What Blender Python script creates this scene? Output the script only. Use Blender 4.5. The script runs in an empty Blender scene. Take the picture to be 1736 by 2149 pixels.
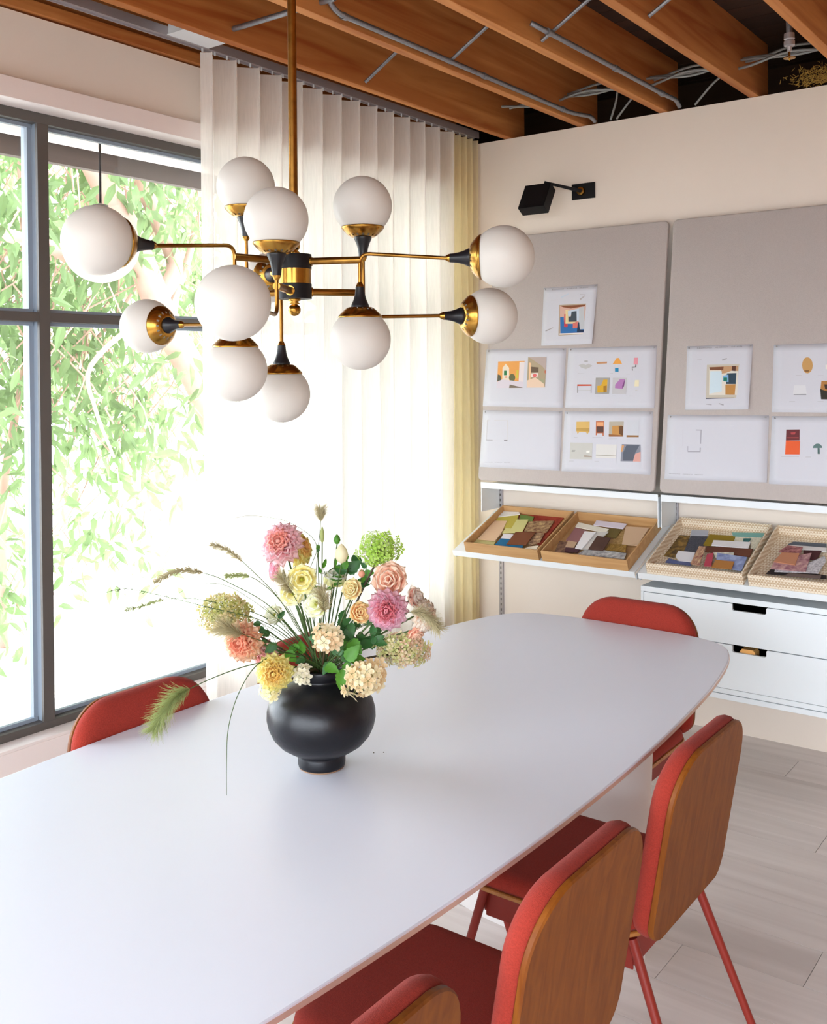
import bpy, bmesh, math, random
from mathutils import Vector, Matrix
random.seed(7)
S = bpy.context.scene
COL = S.collection
PI = math.pi

# ---------------------------------------------------------------- camera
R_RIGHT = Vector((0.80161, 0.59778, -0.00905)); R_DOWN = Vector((-0.00224, -0.01212, -0.99992)); R_FWD = Vector((-0.59785, 0.80157, -0.00838))
cam_d = bpy.data.cameras.new('camera'); cam = bpy.data.objects.new('camera', cam_d); COL.objects.link(cam)
M = Matrix.Identity(4)
for i in range(3):
    M[i][0] = R_RIGHT[i]; M[i][1] = -R_DOWN[i]; M[i][2] = -R_FWD[i]
M[2][3] = 1.572
cam.matrix_world = M
cam_d.sensor_fit = 'HORIZONTAL'; cam_d.sensor_width = 36; cam_d.lens = 36 * 2101.94 / 1736
cam_d.shift_y = -(1074.5 - 795.26) / 1736; cam_d.clip_start = 0.05; cam_d.clip_end = 200
S.camera = cam
# ---------------------------------------------------------------- world, sun, windows
SKY = 4.0; SUN = 10.0; EXPO = 1.42
S.view_settings.view_transform = 'Standard'; S.view_settings.look = 'None'; S.view_settings.gamma = 1; S.view_settings.exposure = EXPO
S.view_settings.use_curve_mapping = False
w = bpy.data.worlds.new('world'); S.world = w; w.use_nodes = True
bg = w.node_tree.nodes['Background']; bg.inputs[0].default_value = (0.86, 0.93, 1.0, 1); bg.inputs[1].default_value = SKY
sd = bpy.data.lights.new('sun', 'SUN'); sd.energy = SUN; sd.angle = 0.01; sd.color = (1, 0.97, 0.93)
so = bpy.data.objects.new('sun', sd); COL.objects.link(so)
so.rotation_euler = Vector((-0.25, 0.6, 0.8)).to_track_quat('Z', 'Y').to_euler()
def portal(name, loc, rot, sx, sy):
    d = bpy.data.lights.new(name, 'AREA'); d.shape = 'RECTANGLE'; d.size = sx; d.size_y = sy; d.energy = 1
    try: d.cycles.is_portal = True
    except Exception: pass
    o = bpy.data.objects.new(name, d); COL.objects.link(o); o.location = loc; o.rotation_euler = rot
portal('window_portal', (-3.03, 1.5, 1.42), (0, -PI/2, 0), 2.0, 5.2)
portal('rear_window_portal', (-.15, -1.43, 1.15), (PI/2, 0, 0), 5.0, 2.2)

# ---------------------------------------------------------------- materials
def lin(h):
    out = []
    for i in (0, 2, 4):
        c = int(h[i:i+2], 16) / 255
        out.append(c / 12.92 if c <= 0.04045 else ((c + 0.055) / 1.055) ** 2.4)
    return (*out, 1)
MATS = {}
def mat(name, col, rough=0.6, metal=0, bump=0, bscale=80, var=0, vscale=6, spec=0.5, trans=0, sub=0, col2=None, stretch=None, sheen=0):
    if name in MATS: return MATS[name]
    m = bpy.data.materials.new(name); m.use_nodes = True; MATS[name] = m
    nt = m.node_tree; N = nt.nodes; L = nt.links; p = N['Principled BSDF']
    c = lin(col) if isinstance(col, str) else col
    p.inputs['Base Color'].default_value = c; p.inputs['Roughness'].default_value = rough; p.inputs['Metallic'].default_value = metal
    p.inputs['Specular IOR Level'].default_value = spec
    if sheen: p.inputs['Sheen Weight'].default_value = sheen
    tc = N.new('ShaderNodeTexCoord'); mp = N.new('ShaderNodeMapping'); L.new(tc.outputs['Object'], mp.inputs[0])
    if stretch: mp.inputs['Scale'].default_value = stretch
    nz = N.new('ShaderNodeTexNoise'); nz.inputs['Scale'].default_value = vscale; nz.inputs['Detail'].default_value = 5
    L.new(mp.outputs[0], nz.inputs['Vector'])
    if var or col2:
        c2 = lin(col2) if col2 else tuple(x * (1 - var) for x in c[:3]) + (1,)
        cr = N.new('ShaderNodeValToRGB'); cr.color_ramp.elements[0].position = 0.3; cr.color_ramp.elements[1].position = 0.7
        cr.color_ramp.elements[0].color = c2; cr.color_ramp.elements[1].color = c
        L.new(nz.outputs['Fac'], cr.inputs[0]); L.new(cr.outputs[0], p.inputs['Base Color'])
    if bump:
        n2 = N.new('ShaderNodeTexNoise'); n2.inputs['Scale'].default_value = bscale; n2.inputs['Detail'].default_value = 3
        L.new(mp.outputs[0], n2.inputs['Vector'])
        b = N.new('ShaderNodeBump'); b.inputs['Strength'].default_value = bump; b.inputs['Distance'].default_value = 0.002
        L.new(n2.outputs['Fac'], b.inputs['Height']); L.new(b.outputs[0], p.inputs['Normal'])
    if trans:
        t = N.new('ShaderNodeBsdfTranslucent'); t.inputs[0].default_value = c
        if var or col2: L.new(cr.outputs[0], t.inputs[0])
        mx = N.new('ShaderNodeMixShader'); mx.inputs[0].default_value = trans
        L.new(p.outputs[0], mx.inputs[1]); L.new(t.outputs[0], mx.inputs[2]); L.new(mx.outputs[0], N['Material Output'].inputs[0])
    return m
def attrmat(name, rough=0.7, trans=0.0, bump=0.0):
    m = bpy.data.materials.new(name); m.use_nodes = True; MATS[name] = m
    nt = m.node_tree; N = nt.nodes; L = nt.links; p = N['Principled BSDF']; p.inputs['Roughness'].default_value = rough
    a = N.new('ShaderNodeAttribute'); a.attribute_name = 'Col'; L.new(a.outputs['Color'], p.inputs['Base Color'])
    if bump:
        n2 = N.new('ShaderNodeTexNoise'); n2.inputs['Scale'].default_value = 400
        b = N.new('ShaderNodeBump'); b.inputs['Strength'].default_value = bump; b.inputs['Distance'].default_value = 0.001
        L.new(n2.outputs['Fac'], b.inputs['Height']); L.new(b.outputs[0], p.inputs['Normal'])
    if trans:
        t = N.new('ShaderNodeBsdfTranslucent'); L.new(a.outputs['Color'], t.inputs[0])
        mx = N.new('ShaderNodeMixShader'); mx.inputs[0].default_value = trans
        L.new(p.outputs[0], mx.inputs[1]); L.new(t.outputs[0], mx.inputs[2]); L.new(mx.outputs[0], N['Material Output'].inputs[0])
    return m
def wood(name, c1, c2, axis=1, rough=0.55, scale=1.0, dist=3):
    m = bpy.data.materials.new(name); m.use_nodes = True; MATS[name] = m
    nt = m.node_tree; N = nt.nodes; L = nt.links; p = N['Principled BSDF']; p.inputs['Roughness'].default_value = rough
    tc = N.new('ShaderNodeTexCoord'); mp = N.new('ShaderNodeMapping'); L.new(tc.outputs['Object'], mp.inputs[0])
    s = [14 * scale] * 3; s[axis] = 0.9 * scale; mp.inputs['Scale'].default_value = s
    oi = N.new('ShaderNodeObjectInfo'); ad = N.new('ShaderNodeVectorMath'); ad.operation = 'ADD'
    ml = N.new('ShaderNodeMath'); ml.operation = 'MULTIPLY'; ml.inputs[1].default_value = 37; L.new(oi.outputs['Random'], ml.inputs[0])
    L.new(mp.outputs[0], ad.inputs[0]); L.new(ml.outputs[0], ad.inputs[1])
    nz = N.new('ShaderNodeTexNoise'); nz.inputs['Scale'].default_value = 1.2; nz.inputs['Detail'].default_value = 6; nz.inputs['Distortion'].default_value = dist * .3
    L.new(ad.outputs[0], nz.inputs['Vector'])
    cr = N.new('ShaderNodeValToRGB'); e = cr.color_ramp.elements; e[0].position = .3; e[1].position = .72; e[0].color = lin(c1); e[1].color = lin(c2)
    L.new(nz.outputs['Fac'], cr.inputs[0])
    hs = N.new('ShaderNodeHueSaturation'); mr = N.new('ShaderNodeMapRange'); mr.inputs['To Min'].default_value = .9; mr.inputs['To Max'].default_value = 1.08
    L.new(oi.outputs['Random'], mr.inputs['Value']); L.new(mr.outputs[0], hs.inputs['Value']); L.new(cr.outputs[0], hs.inputs['Color']); L.new(hs.outputs[0], p.inputs['Base Color'])
    b = N.new('ShaderNodeBump'); b.inputs['Strength'].default_value = .15; b.inputs['Distance'].default_value = .001; L.new(nz.outputs['Fac'], b.inputs['Height']); L.new(b.outputs[0], p.inputs['Normal'])
    return m
mat('wall_paint', 'eee2d6', .85, bump=.15, bscale=60, var=.03, vscale=2)
mat('wall_tan_bounce', 'b58a66', .7, var=.2, vscale=3)  # tan chosen for the unseen right wall to dim and warm its bounce
mat('trim_paint', 'efe4e0', .5)
mat('frame_metal', '55504c', .45, bump=.05)
mat('frame_side', '8e9aa8', .4)
mat('white_metal', 'ecf2f6', .35)
mat('cabinet_white', 'eef6fb', .4)
mat('alu', 'b8b4b8', .4, metal=.6)
mat('galvanised', '9a9ca2', .45, metal=.75, var=.25, vscale=60)
mat('cable_metal', '8f908f', .5, metal=.5, bump=.8, bscale=300)
mat('brass', 'b8893e', .24, metal=1, var=.25, vscale=40)
mat('brass_aged', '9c6f33', .3, metal=1, var=.3, vscale=60)
mat('black_metal', '141316', .5, spec=.25)
mat('black_soft', '17161a', .38, spec=.35)
mat('felt_grey', 'bfb6b2', .95, bump=.5, bscale=500, var=.05, vscale=200, stretch=(1, 1, .3))
mat('paper', 'd2d3dc', .8)
mat('table_white', 'dfe2ee', .3, spec=.5)
mat('table_edge_bounce', 'd0b4a4', .5, var=.1, vscale=30)  # white edge with warm bounce from the red chairs put into its colour
mat('pedestal', 'e0dcda', .45)
mat('red_fabric', '9c3428', .95, bump=.5, bscale=700, var=.25, vscale=350, sheen=.05, spec=.2)
mat('red_metal', '84281e', .45, spec=.3)
wood('veneer', '6a350a', '804812', axis=2, rough=.5, scale=3.2)
MATS['veneer'].node_tree.nodes['Principled BSDF'].inputs['Specular IOR Level'].default_value = .22
wood('ply_edge', 'a0642a', 'b87a38', axis=1, rough=.4)
wood('joist_wood', '9c5016', 'd08c4c', axis=1, rough=.7, scale=.8)
wood('deck_wood', '2a160a', '3e2210', axis=0, rough=.8, scale=.6)
wood('floor_oak', 'd2c8c4', 'e6dedb', axis=0, rough=.42, scale=.9)
wood('tray_wood', 'bb8f5c', 'd0a673', axis=0, rough=.6, scale=2)
mat('vase_glaze', '1b1b20', .36, metal=.35, var=.35, vscale=18, bump=.15, bscale=120)
mat('vase_clay', '8a6a50', .8)
mat('stem', '3a5220', .6)
mat('stem_brown', '44361e', .6)
mat('drawer_slot_shade', '040406', .9, spec=.05)  # near-black: the shade inside the drawer slots is put into the colour
mat('leaf', '5a9a34', .5, var=.3, vscale=60, trans=.4)
mat('leaf_dark', '3a6e38', .5, var=.3, vscale=60, trans=.3)
mat('plume', 'c4b890', .8, trans=.3)
mat('plume_green', 'a6b070', .8, trans=.3)
mat('bark', 'cfa698', .8, var=.3, vscale=5, bump=.3, bscale=15)
mat('tree_leaf', '86a06c', .5, var=.35, vscale=3, trans=.5)
mat('rear_shade_ground', '6a665e', .9, var=.1)
mat('ground', 'd6d4d0', .9, var=.1)
mat('soffit_paint', 'd8ccc6', .7)
mat('fascia', '4c423e', .8)
attrmat('print', .75); attrmat('swatch', .8, bump=.4); attrmat('petal', .6, trans=.5); attrmat('woven', .8)
# woven rattan tray
def woven():
    m = bpy.data.materials.new('rattan'); m.use_nodes = True; MATS['rattan'] = m
    nt = m.node_tree; N = nt.nodes; L = nt.links; p = N['Principled BSDF']; p.inputs['Roughness'].default_value = .7
    tc = N.new('ShaderNodeTexCoord'); mp = N.new('ShaderNodeMapping'); mp.inputs['Rotation'].default_value = (0, 0, .785); L.new(tc.outputs['Object'], mp.inputs[0])
    ck = N.new('ShaderNodeTexChecker'); ck.inputs['Scale'].default_value = 120; ck.inputs[1].default_value = lin('f0e4d0'); ck.inputs[2].default_value = lin('cdb392'); L.new(mp.outputs[0], ck.inputs[0]); L.new(ck.outputs[0], p.inputs['Base Color'])
    b = N.new('ShaderNodeBump'); b.inputs['Strength'].default_value = .6; b.inputs['Distance'].default_value = .002; L.new(ck.outputs['Fac'], b.inputs['Height']); L.new(b.outputs[0], p.inputs['Normal'])
woven()
def globe_mat():
    m = bpy.data.materials.new('opal'); m.use_nodes = True; MATS['opal'] = m
    nt = m.node_tree; N = nt.nodes; L = nt.links; p = N['Principled BSDF']; p.inputs['Roughness'].default_value = .4; p.inputs['Base Color'].default_value = (.66, .62, .57, 1); p.inputs['Specular IOR Level'].default_value = .3
    t = N.new('ShaderNodeBsdfTranslucent'); t.inputs[0].default_value = (.86, .83, .8, 1)
    mx = N.new('ShaderNodeMixShader'); mx.inputs[0].default_value = .25; L.new(p.outputs[0], mx.inputs[1]); L.new(t.outputs[0], mx.inputs[2]); L.new(mx.outputs[0], N['Material Output'].inputs[0])
globe_mat()
def glass_mat():
    m = bpy.data.materials.new('pane_glass'); m.use_nodes = True; MATS['pane_glass'] = m
    nt = m.node_tree; N = nt.nodes; L = nt.links; N.remove(N['Principled BSDF'])
    t = N.new('ShaderNodeBsdfTransparent'); t.inputs[0].default_value = (.97, .98, .98, 1); g = N.new('ShaderNodeBsdfGlossy'); g.inputs['Roughness'].default_value = .02
    f = N.new('ShaderNodeFresnel'); f.inputs[0].default_value = 1.35; mx = N.new('ShaderNodeMixShader')
    L.new(f.outputs[0], mx.inputs[0]); L.new(t.outputs[0], mx.inputs[1]); L.new(g.outputs[0], mx.inputs[2]); L.new(mx.outputs[0], N['Material Output'].inputs[0])
glass_mat()
def sheer(name, col, transp, transl=.62):
    m = bpy.data.materials.new(name); m.use_nodes = True; MATS[name] = m
    nt = m.node_tree; N = nt.nodes; L = nt.links; p = N['Principled BSDF']; p.inputs['Roughness'].default_value = .9; p.inputs['Base Color'].default_value = lin(col); p.inputs['Specular IOR Level'].default_value = .1
    t = N.new('ShaderNodeBsdfTranslucent'); t.inputs[0].default_value = lin(col)
    a = N.new('ShaderNodeMixShader'); a.inputs[0].default_value = transl; L.new(p.outputs[0], a.inputs[1]); L.new(t.outputs[0], a.inputs[2])
    tr = N.new('ShaderNodeBsdfTransparent'); b = N.new('ShaderNodeMixShader')
    tc = N.new('ShaderNodeTexCoord'); mp = N.new('ShaderNodeMapping'); mp.inputs['Scale'].default_value = (30, 260, 14); L.new(tc.outputs['Object'], mp.inputs[0])
    nz = N.new('ShaderNodeTexNoise'); nz.inputs['Scale'].default_value = 1; L.new(mp.outputs[0], nz.inputs['Vector'])
    mr = N.new('ShaderNodeMapRange'); mr.inputs['To Min'].default_value = transp - .08; mr.inputs['To Max'].default_value = transp + .08; L.new(nz.outputs['Fac'], mr.inputs['Value']); L.new(mr.outputs[0], b.inputs[0])
    L.new(a.outputs[0], b.inputs[1]); L.new(tr.outputs[0], b.inputs[2]); L.new(b.outputs[0], N['Material Output'].inputs[0])
sheer('linen_white', 'fffbf7', .12, .58); sheer('linen_yellow', 'fcf2d2', .14, .65)

# ---------------------------------------------------------------- mesh helpers
class MB:
    def __init__(s): s.v = []; s.f = []; s.c = []; s.mi = []; s.col = None; s.m = 0
    def add(s, vs, fs):
        o = len(s.v); s.v += [tuple(x) for x in vs]
        for f in fs: s.f.append([i + o for i in f]); s.c.append(s.col); s.mi.append(s.m)
        return s
    def box(s, x0, y0, z0, x1, y1, z1, T=None):
        vs = [Vector(p) for p in ((x0,y0,z0),(x1,y0,z0),(x1,y1,z0),(x0,y1,z0),(x0,y0,z1),(x1,y0,z1),(x1,y1,z1),(x0,y1,z1))]
        if T: vs = [T @ p for p in vs]
        return s.add(vs, [(0,3,2,1),(4,5,6,7),(0,1,5,4),(1,2,6,5),(2,3,7,6),(3,0,4,7)])
    def tube(s, pts, r, n=8, cap=True):
        pts = [Vector(p) for p in pts]; rr = r if isinstance(r, (list, tuple)) else [r] * len(pts)
        vs = []; prev = None
        for i, p in enumerate(pts):
            d = (pts[min(i + 1, len(pts) - 1)] - pts[max(i - 1, 0)]).normalized()
            if prev is None: u = d.cross(Vector((0, 0, 1)) if abs(d.z) < .9 else Vector((1, 0, 0))).normalized()
            else: u = (prev - d * prev.dot(d)).normalized()
            prev = u; q = d.cross(u)
            for k in range(n): a = 2 * PI * k / n; vs.append(p + (u * math.cos(a) + q * math.sin(a)) * rr[i])
        fs = [(i*n+k, i*n+(k+1) % n, (i+1)*n+(k+1) % n, (i+1)*n+k) for i in range(len(pts)-1) for k in range(n)]
        if cap: fs += [tuple(range(n-1, -1, -1)), tuple((len(pts)-1)*n+k for k in range(n))]
        return s.add(vs, fs)
    def lathe(s, prof, n=32, T=None, skip=None, z0=Vector((0,0,0))):
        vs = [Vector((r*math.cos(2*PI*k/n), r*math.sin(2*PI*k/n), z)) for r, z in prof for k in range(n)]
        if T: vs = [T @ p for p in vs]
        fs = []
        for i in range(len(prof)-1):
            for k in range(n):
                if skip and skip(i, k): continue
                fs.append((i*n+k, i*n+(k+1) % n, (i+1)*n+(k+1) % n, (i+1)*n+k))
        return s.add(vs, fs)
    def prism(s, poly, off0, off1, fn):
        n = len(poly); vs = [fn(p[0], p[1], off0) for p in poly] + [fn(p[0], p[1], off1) for p in poly]
        ar = sum(poly[i][0]*poly[(i+1) % n][1]-poly[(i+1) % n][0]*poly[i][1] for i in range(n))
        a = tuple(range(n)); b = tuple(range(n, 2*n)); sides = [(i, (i+1) % n, n+(i+1) % n, n+i) for i in range(n)]
        return s.add(vs, [a[::-1], b] + sides)
    def build(s, name, m, parent=None, smooth=False, auto=None, bevel=0, tag=None):
        me = bpy.data.meshes.new(name); me.from_pydata([tuple(v) for v in s.v], [], s.f)
        ms = m if isinstance(m, (list, tuple)) else [m]
        for x in ms: me.materials.append(MATS[x])
        if len(ms) > 1:
            for p, i in zip(me.polygons, s.mi): p.material_index = i
        if any(c is not None for c in s.c):
            at = me.color_attributes.new('Col', 'FLOAT_COLOR', 'CORNER'); k = 0
            for p, c in zip(me.polygons, s.c):
                c = c or (1, 1, 1, 1)
                for _ in p.vertices:
                    at.data[k].color = c; k += 1
        b = bmesh.new(); b.from_mesh(me); bmesh.ops.recalc_face_normals(b, faces=b.faces); b.to_mesh(me); b.free()
        if smooth: me.polygons.foreach_set('use_smooth', [True] * len(me.polygons))
        o = bpy.data.objects.new(name, me); COL.objects.link(o)
        if parent is not None: o.parent = parent
        if smooth and auto:
            try: me.set_sharp_from_angle(angle=math.radians(auto))
            except Exception: pass
        if bevel:
            md = o.modifiers.new('bevel', 'BEVEL'); md.width = bevel; md.segments = 2; md.limit_method = 'ANGLE'; md.angle_limit = .6
        return o
def tag(o, label=None, cat=None, group=None, kind=None):
    if label: o['label'] = label
    if cat: o['category'] = cat
    if group: o['group'] = group
    if kind: o['kind'] = kind
    return o
def empty(name, loc=(0,0,0), rz=0, label=None, cat=None, group=None):
    o = bpy.data.objects.new(name, None); COL.objects.link(o); o.location = loc; o.rotation_euler = (0, 0, rz); o.empty_display_size = .05
    return tag(o, label, cat, group)
def dup(root, loc, rz, label=None, group=None):
    def cp(o, par):
        c = o.copy(); COL.objects.link(c); c.parent = par
        for ch in list(o.children): cp(ch, c)
        return c
    r = cp(root, None); r.location = loc; r.rotation_euler = (0, 0, rz)
    if label: r['label'] = label
    if group: r['group'] = group
    return r
def frame(loc, z, x=None):
    z = Vector(z).normalized(); x = Vector(x) if x is not None else Vector((0, 0, 1)) if abs(z.z) < .9 else Vector((1, 0, 0))
    y = z.cross(x).normalized(); x = y.cross(z).normalized(); m = Matrix.Identity(4)
    for i in range(3): m[i][0] = x[i]; m[i][1] = y[i]; m[i][2] = z[i]; m[i][3] = loc[i]
    return m
def rrect(w, h, r, n=6, rb=None):
    # rounded rectangle centred, rb = radius of the two lower corners
    rb = r if rb is None else rb; out = []
    for cx, cy, a0, q in ((w/2-r, h/2-r, 0, r), (-w/2+r, h/2-r, 90, r), (-w/2+rb, -h/2+rb, 180, rb), (w/2-rb, -h/2+rb, 270, rb)):
        for i in range(n+1):
            a = math.radians(a0 + 90*i/n); out.append((cx + q*math.cos(a), cy + q*math.sin(a)))
    return out
def smoothpath(pts, k=6):
    P = [Vector(p) for p in pts]; P = [P[0]*2-P[1]] + P + [P[-1]*2-P[-2]]; out = []
    for i in range(1, len(P)-2):
        a, b, c, d = P[i-1], P[i], P[i+1], P[i+2]
        for j in range(k):
            t = j/k; out.append(.5*((2*b)+(c-a)*t+(2*a-5*b+4*c-d)*t*t+(3*b-a-3*c+d)*t**3))
    out.append(P[-2]); return out
def fillet(pts, r, n=5):
    P = [Vector(p) for p in pts]; out = [P[0]]
    for i in range(1, len(P)-1):
        a = (P[i-1]-P[i]); b = (P[i+1]-P[i]); rr = min(r, a.length*.49, b.length*.49); a.normalize(); b.normalize()
        p0 = P[i]+a*rr; p1 = P[i]+b*rr
        for j in range(n+1):
            t = j/n; out.append(p0*(1-t)**2+P[i]*2*t*(1-t)+p1*t*t)
    out.append(P[-1]); return out

# ================================================================ SETTING
XW = -2.88; YB = 4.26; CZ = 2.712; XR = 2.6; YR = -1.35
# floor
b = MB().box(XW-.12, YR-.1, -.06, XR+.1, YB+.12, -.006)
floor = tag(b.build('floor', 'deck_wood'), kind='structure', label='pale grey-brown oak plank floor')
row = 0; y = 2.422 - .187*29
while y < YB:
    L = 1.75; k = int(round((y-2.422)/.187))
    off = {0: -1.048, 1: -.73}.get(k, -1.048 + ((k*0.617) % 1)*L)
    x = off - L*3
    y0, y1 = max(y, YR), min(y+.187, YB)
    while x < XR:
        a, c = max(x, XW), min(x+L, XR)
        if c-a > .02: MB().box(a+.0009, y0+.0009, -.006, c-.0009, y1-.0009, 0).build('plank', 'floor_oak', floor)
        x += L
    y += .187
# back wall
b = MB().box(XW-.12, YB, 0, XR+.1, YB+.14, CZ)
tag(b.build('wall_back', 'wall_paint'), kind='structure', label='off-white plaster back wall behind the pinboards')
# window wall: opening y -1.55..3.93, z .43..2.41
WZ0, WZ1, WY0, WY1 = .400, 2.43, -1.1, 4.12
b = MB().box(XW-.14, YR, 0, XW, YB, WZ0).box(XW-.14, YR, WZ1, XW, YB, CZ).box(XW-.14, YR, WZ0, XW, WY0, WZ1).box(XW-.14, WY1, WZ0, XW, YB, WZ1)
tag(b.build('wall_left', 'wall_paint'), kind='structure', label='off-white window wall')
# casing (header and sill) standing proud of the wall
b = MB().box(XW, WY0-.08, 2.43, XW+.035, WY1+.1, 2.493)
b.box(XW-.13, WY0, 2.427, XW+.035, WY1, 2.432)
tag(b.build('trim_1', 'trim_paint', bevel=.002), kind='structure', label='white header casing above the window')
b = MB().box(XW-.13, WY0, .392, XW+.006, WY1, .402).box(XW, WY0-.08, .30, XW+.006, WY1+.1, .392)
tag(b.build('trim_2', 'trim_paint', bevel=.002), kind='structure', label='white sill and apron below the window')
# window frame: dark metal bars, deep inner return
FX0, FX1 = XW-.135, XW-.06
win = tag(MB().box(FX0, WY0, 2.393, FX1, WY1, 2.427).box(FX0, WY0, .402, FX1, WY1, .428).box(FX0, WY0, .428, FX1, WY0+.04, 2.393).box(FX0, WY1-.04, .428, FX1, WY1, 2.393).build('window_1', 'frame_metal', bevel=.002), kind='structure', label='dark grey metal window with two rows of panes')
mull = [1.897, 3.35, .44, -.75]
for my in mull:
    b = MB(); b.box(FX1-.012, my, .428, FX1, my+.04, 2.393); b.m = 1; b.box(FX0, my+.004, .428, FX1-.012, my+.036, 2.393); b.box(FX0, my-.012, .428, FX0+.035, my+.004, 2.393); b.box(FX0, my+.036, .428, FX0+.035, my+.05, 2.393)
    b.build('mullion', ['frame_metal', 'frame_side'], win)
ys = sorted([WY0+.04] + [m for m in mull]) ; ends = sorted(mull + [WY1-.04])
for i in range(5):
    y0 = WY0+.04 if i == 0 else sorted(mull)[i-1]+.04; y1 = ends[i]
    MB().box(FX0+.01, y0, 1.743, FX1, y1, 1.774).build('transom', 'frame_metal', win, bevel=.002)
    for z0, z1 in ((.428, 1.743), (1.774, 2.393)):
        MB().box(FX0+.018, y0, z0, FX0+.023, y1, z1).build('pane', 'pane_glass', win)
        bd = MB(); bd.box(FX0+.023, y0, z0, FX0+.04, y1, z0+.012).box(FX0+.023, y0, z1-.012, FX0+.04, y1, z1); bd.build('glazing_bead', 'frame_side', win)
# right and rear walls (out of view; the widened rear opening gives the room its daylight)
b = MB().box(XR, YR, 0, XR+.1, YB, 3.0)
tag(b.build('wall_right', 'wall_tan_bounce'), kind='structure')
b = MB().box(XW, YR-.1, 0, -2.65, YR, 3.0).box(2.35, YR-.1, 0, XR+.1, YR, 3.0).box(-2.65, YR-.1, 2.25, 2.35, YR, 3.0).box(-2.65, YR-.1, 0, 2.35, YR, .05)
tag(MB().box(-12, -30, -.35, 12, YR-.1, -.25).build('ground', 'rear_shade_ground'), kind='structure', label='unseen dark ground added behind the room to cut low light')  # added out of view; blocks sky from below so the upper wall stays darker
tag(b.build('wall_rear', 'wall_paint'), kind='structure')
# ceiling: deck boards on joists
ceil = tag(MB().box(XW-1.1, YR-.1, 3.0, XR+.1, YB+.9, 3.04).build('ceiling', 'deck_wood'), kind='structure', label='exposed timber ceiling of joists and dark deck')
y = YR-.1
while y < YB+.85:
    MB().box(XW-.14, y+.002, 2.962, XR+.1, y+.138, 3.0).build('deck_board', 'deck_wood', ceil); y += .14
MB().box(XW-.14, YB+.5, CZ, XR+.1, YB+.54, 3.0).build('rim_board', 'deck_wood', ceil)
MB().box(XW-.14, YB+.14, CZ-.03, XR+.1, YB+.54, CZ-.005).build('light_stop_board', 'deck_wood', ceil)  # unseen board added to close a light leak behind the wall top
MB().box(XW-.14, YB+.0, CZ, -2.86, YB+.5, 3.0).build('end_blocking', 'deck_wood', ceil)
MB().box(XR, YB, CZ, XR+.1, YB+.5, 3.0).build('end_blocking', 'deck_wood', ceil)
k = 0
for xj in [-2.603 + .4035*i for i in range(13)]:
    MB().box(xj, YR, CZ+.002, xj+.04, YB+.13, 2.962).build('joist', 'joist_wood', ceil, bevel=.002)
MB().box(XW-.13, YR, CZ+.008, XW+.018, YB, CZ+.045).build('top_plate', 'joist_wood', ceil)
MB().box(XW-.08, YR, CZ+.045, XW-.01, YB, 2.962).build('rim_joist', 'joist_wood', ceil)
# outside: eave soffit, fascia, ground
b = MB().box(-3.86, -3.2, 2.60, XW-.14, 7, 2.62).box(-3.30, -3.2, 2.575, -3.24, 7, 2.60).box(-3.80, -3.2, 2.56, -3.76, 7, 2.60)
eave = tag(b.build('eave_soffit', 'soffit_paint'), 'pinkish white painted soffit outside above the window', 'soffit')
MB().box(-3.88, -3.2, 2.487, -3.84, 7, 2.66).build('fascia_board', 'fascia', eave)
b = MB().box(-30, YR, -.35, XW-.14, 40, -.25)
tag(b.build('ground', 'ground'), kind='structure', label='sunlit pale paving outside the window')

# measured data
HUB=(-1.384,1.461)
GLOBE={1: [-1.455, 1.051, 1.799], 7: [-1.409, 1.324, 1.576], 9: [-1.014, 1.653, 1.79], 5: [-1.265, 1.522, 1.634], 12: [-1.709, 1.72, 1.798], 8: [-1.499, 1.541, 1.524], 6: [-1.173, 1.098, 1.681], 3: [-1.316, 1.342, 1.855], 10: [-1.142, 1.803, 1.686], 4: [-1.301, 1.576, 1.908], 11: [-1.806, 1.433, 1.676], 2: [-1.515, 1.457, 1.956]}
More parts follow.
